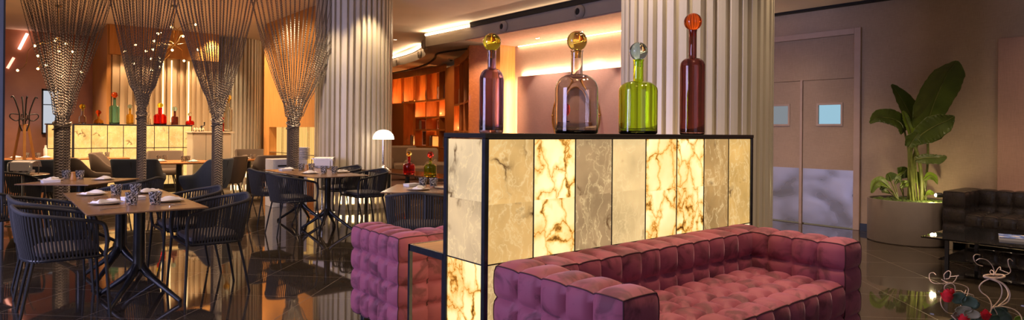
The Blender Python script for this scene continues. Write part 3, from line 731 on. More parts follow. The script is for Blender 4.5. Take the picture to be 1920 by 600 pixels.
# chrome side tables carrying a napkin stand
def chrome_table(px,py,lb,lb2,ztop):
    p=at(px,py,0); t=T('chrome_side_table',lb,'table',(p.x,p.y,0))
    link('base_disc',MB().lathe([(.001,0),(.20,0),(.205,.008),(.19,.02),(.06,.03),(.03,.05)],36),M['steel'],t); link('column',MB().lathe([(.022,.03),(.02,.1),(.02,ztop-.03),(.05,ztop-.015)],16),M['steel'],t)
    link('tabletop',MB().lathe([(.001,ztop-.015),(.29,ztop-.015),(.30,ztop-.008),(.29,ztop),(.001,ztop)],40),M['bronze_top'],t)
    s=T('napkin_stand',lb2,'napkin holder',(p.x,p.y,ztop),math.atan2(-FW[0],FW[1])+.0,'chrome napkin stands')
    f=MB(); 
    for x in (-.15,.15): f.tube(catmull([(x,-.08,.0),(x,-.08,.15),(x*.85,-.03,.17),(x*.85,.06,.17),(x,.08,.12),(x,.08,0)],4),.007,6)
    for z in (.02,.16): f.tube([(-.15,-.08,z),(.15,-.08,z)],.007,6)
    link('wire_frame',f,M['steel'],s)
    c=MB(); c.grid([[(x,y,z) for x in (-.12,-.04,.04,.12,.19)] for (y,z) in ((-.085,.05),(-.088,.16),(-.03,.185),(.06,.185),(.09,.10))]); c.box(-.11,.13,-.05,.05,.02,.06,.008); link('draped_napkin',c,M['linen'],s)
    for i,x in enumerate((-.08,.0,.08)): link('condiment_jar',MB().lathe([(.001,.0),(.028,.0),(.03,.01),(.03,.09),(.022,.10),(.02,.12),(.001,.122)],16,(x,-.03,.06*0+.005)),M['tumbler'],s)
chrome_table(43,421,'chrome pedestal side table with round disc foot at left picture edge','chrome napkin stand with white cloth at the left picture edge',.70)
chrome_table(604,399,'chrome pedestal side table with disc foot between the column and column tables','chrome napkin stand with white cloth in front of the broad column',.72)
# ---- chain curtains
M['chain']=plain('anodised_chain',(.25,.205,.17,1),.34,.6,.35,240)
def chain_curtain(lb,pxc,pxl,pxr,ytie,seed,ztie,r0,Yp=10.2):
    xc=BX(pxc,Yp); xl=BX(pxl,Yp); xr=BX(pxr,Yp); rnd=random.Random(seed)
    t=T('chain_curtain',lb,'curtain',(xc,Yp,0),0,'gathered metal chain curtains')
    K=[(3.7,1.28),(3.05,1.0),(2.6,.76),(2.21,.55),(1.95,.39),(ztie+.28,.23),(ztie+.1,.11),(ztie,.0)]
    def w(z):
        for (a,b),(c,d) in zip(K,K[1:]):
            if z>=c: return d+(b-d)*(z-c)/(a-c)
        return 0
    m=MB(); n=66
    for k in range(n):
        u=(k+.5)/n+rnd.uniform(-.006,.006); lay=(k%3-1)*.045; th=rnd.uniform(0,2*PI); rr=r0*math.sqrt(rnd.uniform(.25,1)) if k%2 else r0
        ox,oy=rr*cos(2*PI*k/n*7),rr*sin(2*PI*k/n*7); dx0=(xl-xc)+(xr-xl)*u
        sag=rnd.uniform(.94,1.06)
        pts=[];rs=[]; z=3.70-rnd.uniform(0,.018); i=rnd.randint(0,1)
        while z>.0:
            ww=min(1.24,w(z)*(1+(sag-1)*min(1,max(0,(3.1-z)/.5)))); s=1 if i%2 else -1
            b=min(1,ww/.17)
            x=ox*(1-b*.999)+dx0*ww if z<ztie+.12 else ox*max(0,1-ww*3)+dx0*ww
            y=oy*max(0,1-ww*3)+lay*ww
            pts.append((x+s*.0028,y-s*.0028,z)); rs.append(.0072 if i%2 else .0046); z-=.0185; i+=1
        m.tube(pts,rs,4,cap=False)
    o=link('chain_strands',m,M['chain'],t,smooth=False); o['kind']='stuff'
    tr=MB(); 
    tr.tube([(r0*1.18*cos(a),r0*1.18*sin(a),ztie+.04*sin(a)) for a in [2*PI*i/24 for i in range(24)]],.011,6,closed=True)
    tr.tube([(r0*1.22*cos(a),r0*1.22*sin(a),ztie-.03+.05*cos(a)) for a in [2*PI*i/24 for i in range(24)]],.009,6,closed=True); link('tie_chain',tr,M['chain'],t)
    link('ceiling_track',MB().box((xl-xc)*1.1,(xr-xc)*1.1,-.07,.07,3.675,3.699),M['frame'],t,smooth=False)
chain_curtain('metal chain curtain gathered into a thick shaft, leftmost of the four',116,32,206,232,1,1.40,.085)
chain_curtain('metal chain curtain gathered into the thinnest shaft, before the bar bottles',265,202,330,212,2,1.56,.055)
chain_curtain('metal chain curtain gathered in front of the white bar cabinet',407,326,470,228,3,1.47,.070)
chain_curtain('metal chain curtain gathered left of the broad fluted column, before orange wood',549,476,640,235,4,1.44,.088)
# ---- upholstered chairs in the rear room
nc=tub_chair(M,M['navy']); bc=tub_chair(M,M['brown'])
g1='navy upholstered armchairs in rear dining room'; g2='brown upholstered armchairs in rear dining room'
for px,d,r,lb in ((66,9.75,80,'navy upholstered armchair behind the first chain curtain, back to viewer'),(262,10.3,62,'large navy upholstered armchair behind the second chain curtain at round table'),(388,10.4,135,'navy upholstered armchair right of the round table, low arm showing')):
    place(nc,gd(px,d),math.radians(r),lb,g1)
for px,d,r,lb in ((158,10.6,15,'brown upholstered armchair seen from the side, right of first chain curtain'),(208,12.4,-15,'brown upholstered armchair left of the round table, turned to the right'),(308,13.6,-105,'brown upholstered armchair at far side of the round table, facing viewer'),(424,11.6,150,'brown upholstered armchair right of third chain curtain, seen from behind'),(472,15.2,-100,'brown upholstered armchair with thin legs before the distant fluted column'),(506,12.2,95,'brown upholstered armchair left of the fourth chain curtain')):
    place(bc,gd(px,d),math.radians(r),lb,g2)
# rear tables
M['oaktop']=wood('oiled_oak',srgb(140,86,40),srgb(176,116,60),3,.25,'X',.2)
c=gd(336,11.7); t=T('round_table','round oak dining table in rear room between navy armchairs','table',c)
link('tabletop',MB().lathe([(.001,.71),(.60,.71),(.62,.72),(.62,.735),(.60,.74),(.001,.74)],56),M['oaktop'],t); link('column',MB().lathe([(.3,0),(.3,.02),(.06,.05),(.05,.7),(.2,.71)],24),M['iron'],t)
def rear_table(px,d,w,l,r,lb,z=.74):
    t=T('oak_table',lb,'table',gd(px,d),math.radians(r)); link('tabletop',MB().box(-w/2,w/2,-l/2,l/2,z-.03,z,.004),M['oaktop'],t); link('column',MB().lathe([(.22,0),(.22,.02),(.05,.04),(.04,z-.03)],20),M['iron'],t)
rear_table(467,12.9,.6,.6,20,'small oak table in front of the distant fluted column')
rear_table(50,12.3,1.2,.8,0,'oak table at far left beneath the coat stand')
rear_table(186,12.9,1.0,.6,0,'oak table in front of the glowing bar, behind the brown armchairs')
for px,d,lb in ((300,11.6,'plate at the left on the round table'),(362,11.5,'plate at right on the round table'),(30,12.4,'plate on the oak table under the coat stand, left one'),(85,12.5,'plate on the oak table beside the first chain curtain'),(460,12.9,'plate on small oak table before distant column'),(174,13.1,'plate on the oak table before the glowing bar')):
    q=gd(px,d); place(pl,(q.x,q.y,.74),.3,lb,gpn); o=tag(link('folded_napkin',napkin(M,px),M['linen']),'white folded napkin on the '+lb,'napkin','folded napkins on plates'); o.location=(q.x,q.y,.744); o.rotation_euler=(0,0,1.)
for px,d,lb in ((298,11.9,'tumbler at left on the round table'),(309,12.0,'tumbler beside left one on the round table'),(344,11.7,'tumbler right of centre on the round table'),(352,11.8,'rightmost tumbler on the round table'),(50,12.6,'tumbler left on oak table under coat stand'),(71,12.6,'tumbler right on oak table under coat stand'),(474,12.9,'tumbler on the small oak table before distant column'),(188,13.2,'left tumbler on oak table before the glowing bar'),(201,13.2,'right tumbler on the oak table before glowing bar')):
    q=gd(px,d); place(tm,(q.x,q.y,.74),0,lb,gg)
q=gd(85,12.75); o=tag(link('white_bottle',MB().lathe([(.001,0),(.032,0),(.034,.01),(.034,.17),(.02,.20),(.016,.24),(.02,.245),(.001,.25)],20),M['linen']),'slim white bottle on the oak table beside the first chain curtain','bottle'); o.location=(q.x,q.y,.74)
# ---- bar counter
t=T('bar_counter','long glowing alabaster bar counter along back wall with bottles on top','bar counter',(2.2,16.1,0))
ed=[.88,1.31]+[BX(p,15.9) for p in (171,201,231,260,289,316,343)]+[3.56]
for i in range(len(ed)-1):
    for z0,z1,sd in ((.10,.92,0),(.925,1.40,9)): wlink('alabaster_tile',MB().box(ed[i]+.006,ed[i+1]-.006,15.9,15.93,z0,z1),alabaster(100+i*3+sd,'vein',(.90,.54,.17),1.05),t,smooth=False)
f=MB(); f.box(.86,3.58,15.89,16.45,1.405,1.43,.003); wlink('counter_top',f,M['frame'],t,smooth=False)
for x in ed: wlink('glazing_bar',MB().box(x-.006,x+.006,15.89,15.94,.1,1.405),M['frame'],t,smooth=False)
wlink('corner_post',MB().box(1.29,1.33,15.87,15.95,0,1.41),M['frame'],t,smooth=False); wlink('frame_rail',MB().box(.87,3.57,15.89,15.94,.91,.925),M['frame'],t,smooth=False)
wlink('counter_body',MB().box(.88,3.56,15.94,16.4,0,1.405),M['frame'],t,smooth=False)
gb='coloured bottles on the bar counter'
for px,w,top,sh,nk,nw,br,a,b,lb in ((154,12,204,6,12,5,5,'clr','yel','clear bottle with yellow ball stopper, leftmost on the bar'),(184,17,214,7,8,5,4.5,'gld','org','squat golden bottle with orange stopper on the bar'),(214,17,182,5,14,5,5.5,'tea','org','tall teal bottle with orange ball stopper on the bar'),(243,12,202,5,10,4,4,'gld','aqu','slim golden bottle with aqua stopper on the bar'),(278,8,214,3,6,4,3,'clr','clr','small clear bottle beside second curtain shaft on the bar'),(299.5,22,200,6,11,7,5,'red','yel','wide red bottle with yellow stopper on the bar'),(327,12,206,4,9,4,4.5,'brn','aqu','slim brown bottle with smoky stopper on the bar'),(355.5,15,215,4,8,4,3.5,'red','clr','small red bottle with clear stopper at right end of the bar')):
    pb(lb,px,232,w,top,sh,nk,nw,br,GC[a],GC[b],16.15,1.43,gb)
# white bar cabinet
t=T('bar_cabinet','cream bar cabinet behind the third chain curtain with tall bottles on top','cabinet',(3.5,14.3,0))
wlink('cabinet_body',MB().box(3.16,3.90,14.02,14.5,0,1.26,.004),M['cream'],t,smooth=False); wlink('counter_top',MB().box(3.13,3.96,13.97,14.55,1.26,1.29,.003),M['cream'],t,smooth=False)
for a,b in ((3.17,3.40),(3.41,3.64),(3.65,3.89)):
    d=wlink('cabinet_door',MB().box(a,b,13.995,14.02,.66,1.25,.003),M['cream'],t,smooth=False)
    wlink('lower_glass_door',MB().box(a,b,13.995,14.02,.12,.64,.003),plain('lit_smoked_glass',(.30,.27,.18,1),.1),t,smooth=False)
gcb='bottles on the cream bar cabinet'
for px,w,top,sh,nk,nw,br,a,b,lb,Y in ((412,13,212,5,7,6,4,'red','yel','red bottle with yellow stopper on the cream cabinet',14.3),(427,15,189,9,11,6,6,'clr','amb','tall clear bottle with amber ball stopper on the cream cabinet',14.25),(401,9,222,3,6,4,3,'aub','clr','small aubergine bottle beside third curtain shaft on cream cabinet',14.35)):
    pb(lb,px,247,w,top,sh,nk,nw,br,GC[a],GC[b],Y,1.29,gcb)
for i,px in enumerate((364,369,374.5,380)):
    p=aty_=Vector((BX(px,14.2),14.2,1.29)); o=tag(link('small_carafe',MB().lathe([(.001,0),(.022,0),(.024,.01),(.022,.06),(.012,.08),(.015,.1),(.013,.1),(.001,.012)],16),GC['clr']),('first','second','third','fourth')[i]+' little clear carafe from the left on the cream cabinet','carafe','little carafes on cream cabinet'); o.location=p
t=T('beer_tap','black beer tap on the cream cabinet beside little carafes','tap',(BX(377,14.35),14.35,1.29)); link('tap_column',MB().lathe([(.03,0),(.02,.02),(.015,.12),(.001,.13)],14),M['iron'],t); link('tap_handle',MB().tube([(0,0,.11),(.05,-.03,.13),(.05,-.03,.2)],[.01,.012,.016],8),M['iron'],t)
# coat stand
c=gd(47,13.6); c=Vector((BX(45,13.9),13.9,0)); t=T('coat_stand','wooden tripod coat stand with black bent hooks before the copper wall','coat stand',c)
for k in range(3):
    a=math.radians(30+120*k); link('leg',MB().tube([(.30*cos(a),.30*sin(a),0),(.06*cos(a),.06*sin(a),1.40)],[.032,.028],4),M['woodorange'],t)
link('shelf',MB().lathe([(.001,.58),(.25,.58),(.25,.74),(.23,.74),(.23,.60),(.001,.60)],3),M['woodorange'],t)
for k in range(4):
    a=math.radians(10+90*k); ca,sa=cos(a),sin(a)
    link('hook',MB().tube(catmull([(.03*ca,.03*sa,1.28),(.07*ca,.07*sa,1.42),(.07*ca,.07*sa,1.58),(.12*ca,.12*sa,1.78),(.16*ca,.16*sa,1.88),(.19*ca,.19*sa,1.86)],5),.011,6),M['iron'],t)
    link('hook',MB().tube(catmull([(.04*ca,.04*sa,1.50),(.12*ca,.12*sa,1.46),(.2*ca,.2*sa,1.52),(.18*ca,.18*sa,1.58),(.08*ca,.08*sa,1.57)],5),.009,6),M['iron'],t)
# glowing tubes imitate a slanting light reflection on the polished copper wall
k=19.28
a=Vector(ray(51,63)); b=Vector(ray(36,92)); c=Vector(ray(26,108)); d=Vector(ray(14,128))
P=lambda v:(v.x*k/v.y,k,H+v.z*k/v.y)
strip('slanting pinkish modelled reflection streak high on copper wall left of the first curtain',[P(a),P(b)],.03,emis('pink_reflection',(1,.55,.42,1),9))
strip('lower fainter slanting modelled reflection streak on the copper wall at left',[P(c),P(d)],.03,emis('pink_reflection_dim',(1,.40,.28,1),2.5))
VS=emis('slot_light',(1,.66,.30,1),4)
for px,lb in ((203,'thin vertical light slot in fluted bar wall between first two curtains'),(320,'thin vertical light slot in the fluted bar wall behind chandelier wires'),(352,'thin vertical light slot in fluted bar wall beside third chain curtain'),(304,'thin vertical light slot in fluted bar wall right of second chain curtain')):
    x_=BX(px,16.84)
    if x_>2.06: strip(lb,[(x_,16.815,1.5),(x_,16.815,2.98)],.012,VS)
# ---- chandeliers
BULB=emis('filament_bulb',(1,.62,.26,1),16)
def chandelier(lb,hub,D,bulbs,seed):
    h=atd(hub[0],hub[1],D); t=T('branch_chandelier',lb,'chandelier',h,0,'branching filament bulb chandeliers'); rnd=random.Random(seed)
    link('hanging_cable',MB().tube([(0,0,0),(0,0,3.69-h.z)],.006,6),M['brass'],t); link('hub_ball',MB().ball((0,0,0),.03,12,8),M['brass'],t)
    link('ceiling_rose',MB().lathe([(.001,3.69-h.z),(.06,3.69-h.z),(.055,3.665-h.z),(.001,3.66-h.z)],20),M['brass'],t)
    for px,py in bulbs:
        dd=D+rnd.uniform(-.35,.35); p=atd(px,py,dd)-h
        mid=p*.5+Vector((rnd.uniform(-.12,.12),rnd.uniform(-.12,.12),rnd.uniform(-.05,.16))); q3=p*.8+Vector((0,0,rnd.uniform(-.1,.12)))
        link('branch_wire',MB().tube(catmull([(0,0,0),mid,q3,p],6),.0045,5),M['brass'],t)
        link('filament_bulb',MB().ball(p,.021,12,8),BULB,t)
chandelier('chandelier of wire branches seen through the first chain curtain',(109,72),9.9+2.2,[(65,86),(71,105),(71,129),(103,77),(110,96),(124,82),(135,97),(87,122),(138,123),(153,135),(116,143),(33,132)],1)
chandelier('chandelier of wire branches between second and third chain curtains',(326,84),12.0,[(254,84),(274,96),(296,63),(289,77),(287,93),(283,110),(250,119),(300,108),(299.5,116),(300,126),(284,131),(322,51),(343,68),(323,94),(345,114),(371,93),(366,46),(234,97)],2)
# service box and plates behind the fourth curtain
c=gd(537,11.2); t=T('service_cabinet','white service cabinet standing behind the fourth chain curtain','cabinet',c,.0); link('cabinet_body',MB().box(-.30,.30,-.2,.2,0,.83,.004),plain('white_laminate',(.55,.56,.62,1),.35),t,smooth=False); link('drawer_slot',MB().box(-.22,.22,-.204,-.2,.70,.73),M['dark'],t,smooth=False)
c=gd(567,10.95)
for i in range(10):
    o=tag(link('stacked_plate',MB().lathe([(.001,0),(.08,0),(.085,.005),(.13-.003*(i%2),.016),(.13,.02),(.085,.01),(.001,.008)],32),M['linen']),'white plate in the stack of plates behind the fourth chain curtain','plate','stack of white plates'); o.location=(c.x,c.y,.832+i*.021)
# ---- dome lamp table
t=T('lamp_table','long dark glossy side table carrying the dome lamp and two bottles','table',(5.0,8.3,0))
wlink('tabletop',MB().box(4.72,5.26,6.7,9.65,.675,.70,.004),plain('dark_gloss_wood',(.075,.032,.014,1),.1),t,smooth=False)
for x in (4.78,5.2):
    for y in (6.8,8.2,9.55): wlink('leg',MB().box(x-.02,x+.02,y-.02,y+.02,0,.675),M['iron'],t,smooth=False)
p=at(723,312,.70); t=T('dome_lamp','chrome table lamp with glowing white dome shade beside the fluted column','lamp',(5.0,9.38,.70))
link('lamp_base',MB().lathe([(.001,0),(.13,0),(.135,.006),(.10,.02),(.04,.05),(.02,.09),(.016,.14)],32),M['steel'],t); link('lamp_stem',MB().lathe([(.02,.1),(.02,.52)],16),M['steel'],t)
link('dome_shade',MB().lathe([(.175,.50),(.172,.54),(.155,.585),(.12,.625),(.07,.652),(.001,.662)]+[(.001,.655),(.07,.645),(.118,.618),(.15,.58),(.167,.54),(.170,.50)],40),emis('opal_shade',(1,.86,.66,1),2.2),t)
pb('squat red bottle with amber ball stopper on the dark lamp table',767,322,22,288,6,12,5,5.5,GC['red'],GC['amb'],8.15,.70,'bottles on the lamp table')
pb('squat lime green bottle with red stopper on the dark lamp table',807,327.5,24,292,7,10,6,6.5,GC['grn'],GC['red'],7.55,.70,'bottles on the lamp table')
# ---- lounge chairs & carpet
S('floor_carpet_lounge',MB().box(6.2,12.5,12.9,22,.0,.012),fabric('dusky_carpet',(.10,.05,.04,1),200,.3,.95),smooth=False)
def lounge(px,d,r,lb,hh=.92):
    t=T('lounge_armchair',lb,'armchair',gd(px,d)+Vector((0,0,.012)),math.radians(r),'taupe lounge armchairs')
    link('seat_cushion',MB().box(-.30,.36,-.27,.27,.28,.46,.04),M['beige'],t); link('backrest',MB().box(-.42,-.28,-.40,.40,.22,hh,.05),M['beige'],t)
    for s in (-1,1): link('armrest',MB().box(-.34,.34,min(s*.28,s*.40),max(s*.28,s*.40),.22,.62,.04),M['beige'],t)
    for sx in (-1,1):
        for sy in (-1,1): link('leg',MB().tube([(sx*.30,sy*.34,.22),(sx*.33,sy*.37,0)],[.02,.014],8),M['iron'],t)
lounge(756,17.0,-115,'taupe lounge armchair between dome lamp and red bottle'); lounge(826,14.2,150,'taupe lounge armchair behind the green bottle, beside the partition',.80); lounge(790,15.6,-125,'taupe lounge armchair farther back behind the green bottle',.9)
# ================================================================= curved bookcase
BT=[(700,(11.0,21.6)),(735,(10.98,20.0)),(757,(10.94,19.1)),(779,(10.85,18.18)),(799.5,(10.80,17.40)),(824,(10.66,16.43)),(836,(10.48,15.80)),(853,(10.02,14.66)),(861,(9.75,14.0)),(870,(9.37,13.29)),(880,(8.64,12.04))]
def fr_(px):
    for (a,p),(b,q) in zip(BT,BT[1:]):
        if a<=px<=b: u=(px-a)/(b-a); return Vector((p[0]+(q[0]-p[0])*u,p[1]+(q[1]-p[1])*u,0))
def nrm_(px):
    a=fr_(max(700,px-6)); b=fr_(min(880,px+6)); d=(b-a).normalized(); n=Vector((-d.y,d.x,0)); return n if n.x>0 else -n
t=T('curved_bookcase','tall curved walnut bookcase with glowing orange compartments across the back','bookcase',(10.5,17,0.012))
DP=.36; ZT_=3.22
def quad(a,b,c,d,z0,z1): return MB().prism([tuple(p)[:2] for p in (a,b,c,d)],z0,z1)
segs=[700,735,757,779,799.5,824,835,852,860,870,879]
def board(px,thick=.035):
    p=fr_(px); n=nrm_(px); tg=Vector((-n.y,n.x,0))*thick/2; wlink('upright',quad(p-tg,p+tg,p+tg+n*DP,p-tg+n*DP,0,ZT_),M['wood'],t,smooth=False)
for px in segs: board(px)
for a,b in zip(segs,segs[1:]):
    A,B=fr_(a),fr_(b); na,nb=nrm_(a),nrm_(b)
    if (a,b)==(835,852): wlink('flush_panel',quad(A+na*.02,B+nb*.02,B+nb*.05,A+na*.05,0,ZT_),M['wood'],t,smooth=False); continue
    wlink('back_panel',quad(A+na*DP,B+nb*DP,B+nb*(DP+.02),A+na*(DP+.02),0,ZT_),M['wood'],t,smooth=False)
    zs=[2.34,1.80,1.40,.86]
    if b<=757: zs=[2.30,.86]; 
    if (a,b)==(757,779): zs=[2.33,.86]
    if a>=852: zs=[2.10,1.36,.6]
    for z in zs: wlink('shelf',quad(A+na*.01,B+nb*.01,B+nb*DP,A+na*DP,z-.05,z),M['wood'],t,smooth=False)
    if a<=735 or True: wlink('top_rail',quad(A,B,B+nb*.04,A+na*.04,ZT_-.06,ZT_+.14),M['wood'],t,smooth=False)
    wlink('base_cabinet_front',quad(A+na*.015,B+nb*.015,B+nb*.035,A+na*.035,0,.80),M['wood_h'],t,smooth=False)
    if b<=757: wlink('cabinet_front',quad(A+na*.015,B+nb*.015,B+nb*.035,A+na*.035,.8,2.26),M['wood_h'],t,smooth=False)
S('wall_reading_corner',quad(Vector((8.62,12.02,0)),Vector((9.20,11.42,0)),Vector((9.30,11.52,0)),Vector((8.72,12.12,0)),0,3.37),M['wood_h'],smooth=False)
def glow(px,z,e,c=(1,.47,.13)):
    p=fr_(px)+nrm_(px)*.26; l=bpy.data.lights.new('shelf_lamp','POINT'); l.energy=e*3.2; l.color=c; l.shadow_soft_size=.03
    o=bpy.data.objects.new('shelf_lamp',l); COL.objects.link(o); o.location=(p.x,p.y,z)
for px,z,e in ((754,2.40,15),(776,2.40,13),(797,2.40,13),(821,2.40,13),(797,1.86,9),(821,1.86,9),(833,1.9,5),(796,1.46,6),(821,1.46,6),(796,.94,5),(820,.94,7),(775,.95,9),(858,1.44,5),(858,2.2,4)): glow(px,z,e)
def shelf_obj(px,z,f=.18): p=fr_(px)+nrm_(px)*f; return Vector((p.x,p.y,z)),math.atan2(-nrm_(px).y,-nrm_(px).x)
BC=[(.03,.025,.02),(.25,.05,.02),(.35,.26,.16),(.05,.06,.07),(.45,.36,.25),(.12,.03,.03)]
def books(px,z,n,lb,hs=.28,seed=0):
    p,a=shelf_obj(px,z); rnd=random.Random(seed); tg=Vector((-sin(a),cos(a),0)); off=-n*.03
    for i in range(n):
        w=rnd.uniform(.03,.055); h=hs*rnd.uniform(.8,1.05); c=BC[(seed+i)%6]
        t=T('book',lb,'book',p+tg*(off+w/2),a,'books: '+lb); link('cover',MB().box(-.10,.10,-w/2+.001,w/2-.001,0,h,.002),plain('book_cover_%d'%((seed+i)%6),(*c,1),.5),t,smooth=False)
        link('pages',MB().box(-.104,.094,-w/2+.005,w/2-.005,.004,h-.004),M['linen'],t,smooth=False); off+=w+.002
books(770,.86,6,'book in the lit compartment left of dome lamp bookcase bottom row',.34,1)
books(786,1.40,4,'dark book on the left third-row shelf of the curved bookcase',.30,2)
books(806,.86,6,'book in the bottom row compartment above the taupe armchair',.34,3)
books(829,.86,4,'pale book in the narrow lowest compartment beside flush panel',.36,4)
books(829,2.34,3,'dark book in narrow upper compartment left of the flush panel',.42,5)
books(874,2.10,4,'book on the upper shelf nearest the brown wood wall',.42,0)
books(874,1.36,4,'red and cream book on the middle shelf nearest the wood wall',.45,1)
books(856,2.10,3,'book on narrow shelf right of the flush panel',.4,2)
def frame_pic(px,z,lb,w=.26,h=.34,col=(.35,.10,.03,1)):
    p,a=shelf_obj(px,z,.22); t=T('picture_frame',lb,'picture frame',p,a,None)
    f=MB(); b=.025
    for q in ((-w/2,w/2,0,b),(-w/2,w/2,h-b,h),(-w/2,-w/2+b,b,h-b),(w/2-b,w/2,b,h-b)): f.box(-.012,.012,*q)
    link('frame',f,M['linen'],t,smooth=False); link('picture',MB().box(-.008,.006,-w/2+b,w/2-b,b,h-b),plain('picture_print_%d'%int(px),col,.5,0,.6,14),t,smooth=False); link('stand',MB().box(-.10,-.012,-.01,.01,0,h*.5),M['iron'],t,smooth=False)
frame_pic(789,.86,'white framed picture in the bottom compartment above taupe armchair',.5,.48,(.12,.05,.03,1)); frame_pic(792,1.40,'orange framed picture in third row of the curved bookcase',.34,.30,(.5,.14,.02,1)); frame_pic(814,1.40,'dark reddish box-like picture in the third row, right compartment',.36,.28,(.3,.05,.02,1))
def tagloc(o,p,a,lb,cat): tag(o,lb,cat); o.location=p; o.rotation_euler=(0,0,a)
p,a=shelf_obj(794,2.34); tagloc(link('hollow_sculpture',MB().tube([(0,.11*cos(q),.20+.17*sin(q)) for q in [2*PI*i/24 for i in range(24)]],.05,8,closed=True),M['iron']),p,a,'black ring-shaped sculpture in an upper compartment of the curved bookcase','sculpture')
for px,lb in ((814,'white twisted vase in top row, left of its pair'),(819,'white twisted vase in top row, right of its pair')):
    p,a=shelf_obj(px,2.34); tagloc(link('white_vase',MB().lathe([(.001,0),(.05,0),(.07,.1),(.05,.22),(.07,.33),(.045,.40),(.04,.40),(.04,.3),(.001,.02)],20),M['linen']),p,a,lb,'vase')
p,a=shelf_obj(818,1.80); tagloc(link('pale_figurine',MB().lathe([(.001,0),(.06,0),(.03,.04),(.045,.2),(.03,.33),(.05,.38),(.001,.44)],18),M['linen']),p,a,'pale slender figurine in second row of the curved bookcase','figurine')
p,a=shelf_obj(795,1.80); t=T('brass_ornament','small brass ornament with two arms standing in second row','ornament',p,a); link('ornament_base',MB().lathe([(.06,0),(.06,.02),(.02,.04),(.02,.14),(.001,.15)],16),M['brass'],t); link('ornament_arms',MB().tube(catmull([(0,-.09,.10),(0,-.04,.16),(0,.04,.08),(0,.09,.14)],5),.016,6),M['brass'],t)
p,a=shelf_obj(748,2.30); t=T('desk_sculpture','thin metal sculpture in the leftmost glowing compartment','sculpture',p,a); link('sculpture_base',MB().lathe([(.001,0),(.06,0),(.05,.06),(.001,.07)],16),M['iron'],t); link('sculpture_rod',MB().tube(catmull([(0,0,.06),(0,.02,.2),(0,-.02,.32),(0,.02,.44)],5),.012,6),M['iron'],t)
p,a=shelf_obj(768,2.33); tagloc(link('wooden_tray',MB().box(-.1,.1,-.2,.2,0,.04,.008),M['wood_h']),p,a,'low wooden tray in the second glowing compartment from left','tray')
# spot camera dome under the lowered ceiling
p=at(846,110,3.355); t=T('security_camera','small dome security camera under the lowered ceiling above the bookcase','camera',p); link('camera_ring',MB().lathe([(.001,0),(.07,0),(.07,-.02),(.05,-.03),(.001,-.03)],20),M['beam'],t); link('camera_dome',MB().lathe([(.045,-.03),(.04,-.055),(.02,-.07),(.001,-.075)],16),M['dark'],t)
# ---- alcove ornament: gold ring and dark bottle with red stopper on a wall shelf
t=T('gold_ring_ornament','large thin gold ring with small beads on the rose panel behind smoky bottle','wall ornament',(9.29,9.187,1.66))
R_=.68; link('ring_band',MB().tube([(0,R_*cos(q),R_*sin(q)) for q in [2*PI*i/64 for i in range(64)]],.018,6,closed=True),M['brass'],t)
R2=.60; link('ring_band',MB().tube([(0,.03+R2*cos(q),R2*sin(q)) for q in [2*PI*i/64 for i in range(64)]],.010,6,closed=True),M['brass'],t)
for q in (0.05,PI-.05,2.2): link('bead',MB().ball((0,R_*cos(q),R_*sin(q)),.03,12,8),M['brass'],t)
t=T('wall_console','slim dark console against the alcove panel, hidden mostly behind the partition','console',(9.0,9.2,0)); link('console_top',MB().box(-.18,.24,-.9,.9,1.22,1.25,.004),M['wood_h'],t,smooth=False)
for y in (-.85,.85): link('console_side',MB().box(-.17,.23,y-.02,y+.02,0,1.22),M['wood_h'],t,smooth=False)
bottle('dark bottle with dark red ball stopper seen through the smoky bottle',(9.0,9.30,1.25),.12,.43,.05,.08,.13,.135,GC['aub'],GC['red'],None,28)
# ---- planter and plants
PC=Vector((8.99,2.95,0)); t=T('round_planter','large round grey planter by the right wall holding a tropical plant','planter',PC)
link('planter_wall',MB().lathe([(.001,0),(.445,0),(.455,.01),(.455,.53),(.45,.536),(.43,.536),(.43,.49),(.001,.47)],72),plain('stone_grey_planter',(.12,.098,.085,1),.5,0,.06,10),t)
so=MB(); rnd=random.Random(4)
rows=[[(r*cos(a),r*sin(a),.50+(.018*rnd.random() if r<.42 else 0)) for a in [2*PI*i/48 for i in range(48)]] for r in (.001,.06,.12,.18,.24,.3,.36,.43)]
so.grid(rows,closed_u=True); so.f=[f[::-1] for f in so.f]; o=link('potting_soil',so,plain('dark_soil',(.03,.022,.015,1),.9,0,.5,80,.5),t)
mo=MB()
for i in range(240):
    a=rnd.uniform(0,2*PI); r=.40*math.sqrt(rnd.random()); mo.ball((r*cos(a),r*sin(a),.515),rnd.uniform(.012,.026),6,4,sz=.6)
o=link('ground_moss',mo,plain('moss_green',(.06,.10,.012,1),.8,0,.4,60),t); o['kind']='stuff'
def leafmat(name,c1,c2,r=.38):
    t=NT(name); p=t.pb(c1,r); p.inputs['Coat Weight'].default_value=.08
    n=t.noise(t.coord(),5,3); t.l(t.ramp(n.outputs[0],[(.35,c1),(.65,c2)]),p.inputs['Base Color'])
    tr=t.n('ShaderNodeBsdfTranslucent'); tr.inputs[0].default_value=(c2[0]*1.6,c2[1]*1.6,c2[2],1); mx=t.n('ShaderNodeMixShader'); mx.inputs[0].default_value=.18; t.l(p.outputs[0],mx.inputs[1]); t.l(tr.outputs[0],mx.inputs[2]); t.l(mx.outputs[0],t.out.inputs[0]); return t.m
LM=leafmat('glossy_leaf',(.058,.092,.013,1),(.095,.14,.02,1)); LY=leafmat('young_leaf',(.14,.22,.015,1),(.20,.30,.03,1)); STM=plain('petiole',(.13,.15,.03,1),.45,0,.3,20)
FWV=Vector((FW[0],FW[1],0)); RTV=Vector((RT[0],RT[1],0)); UPV=Vector((0,0,1))
DEP=dep(PC.x,PC.y)
def Wp(px,py,dd=0): return atd(px,py,DEP+dd)
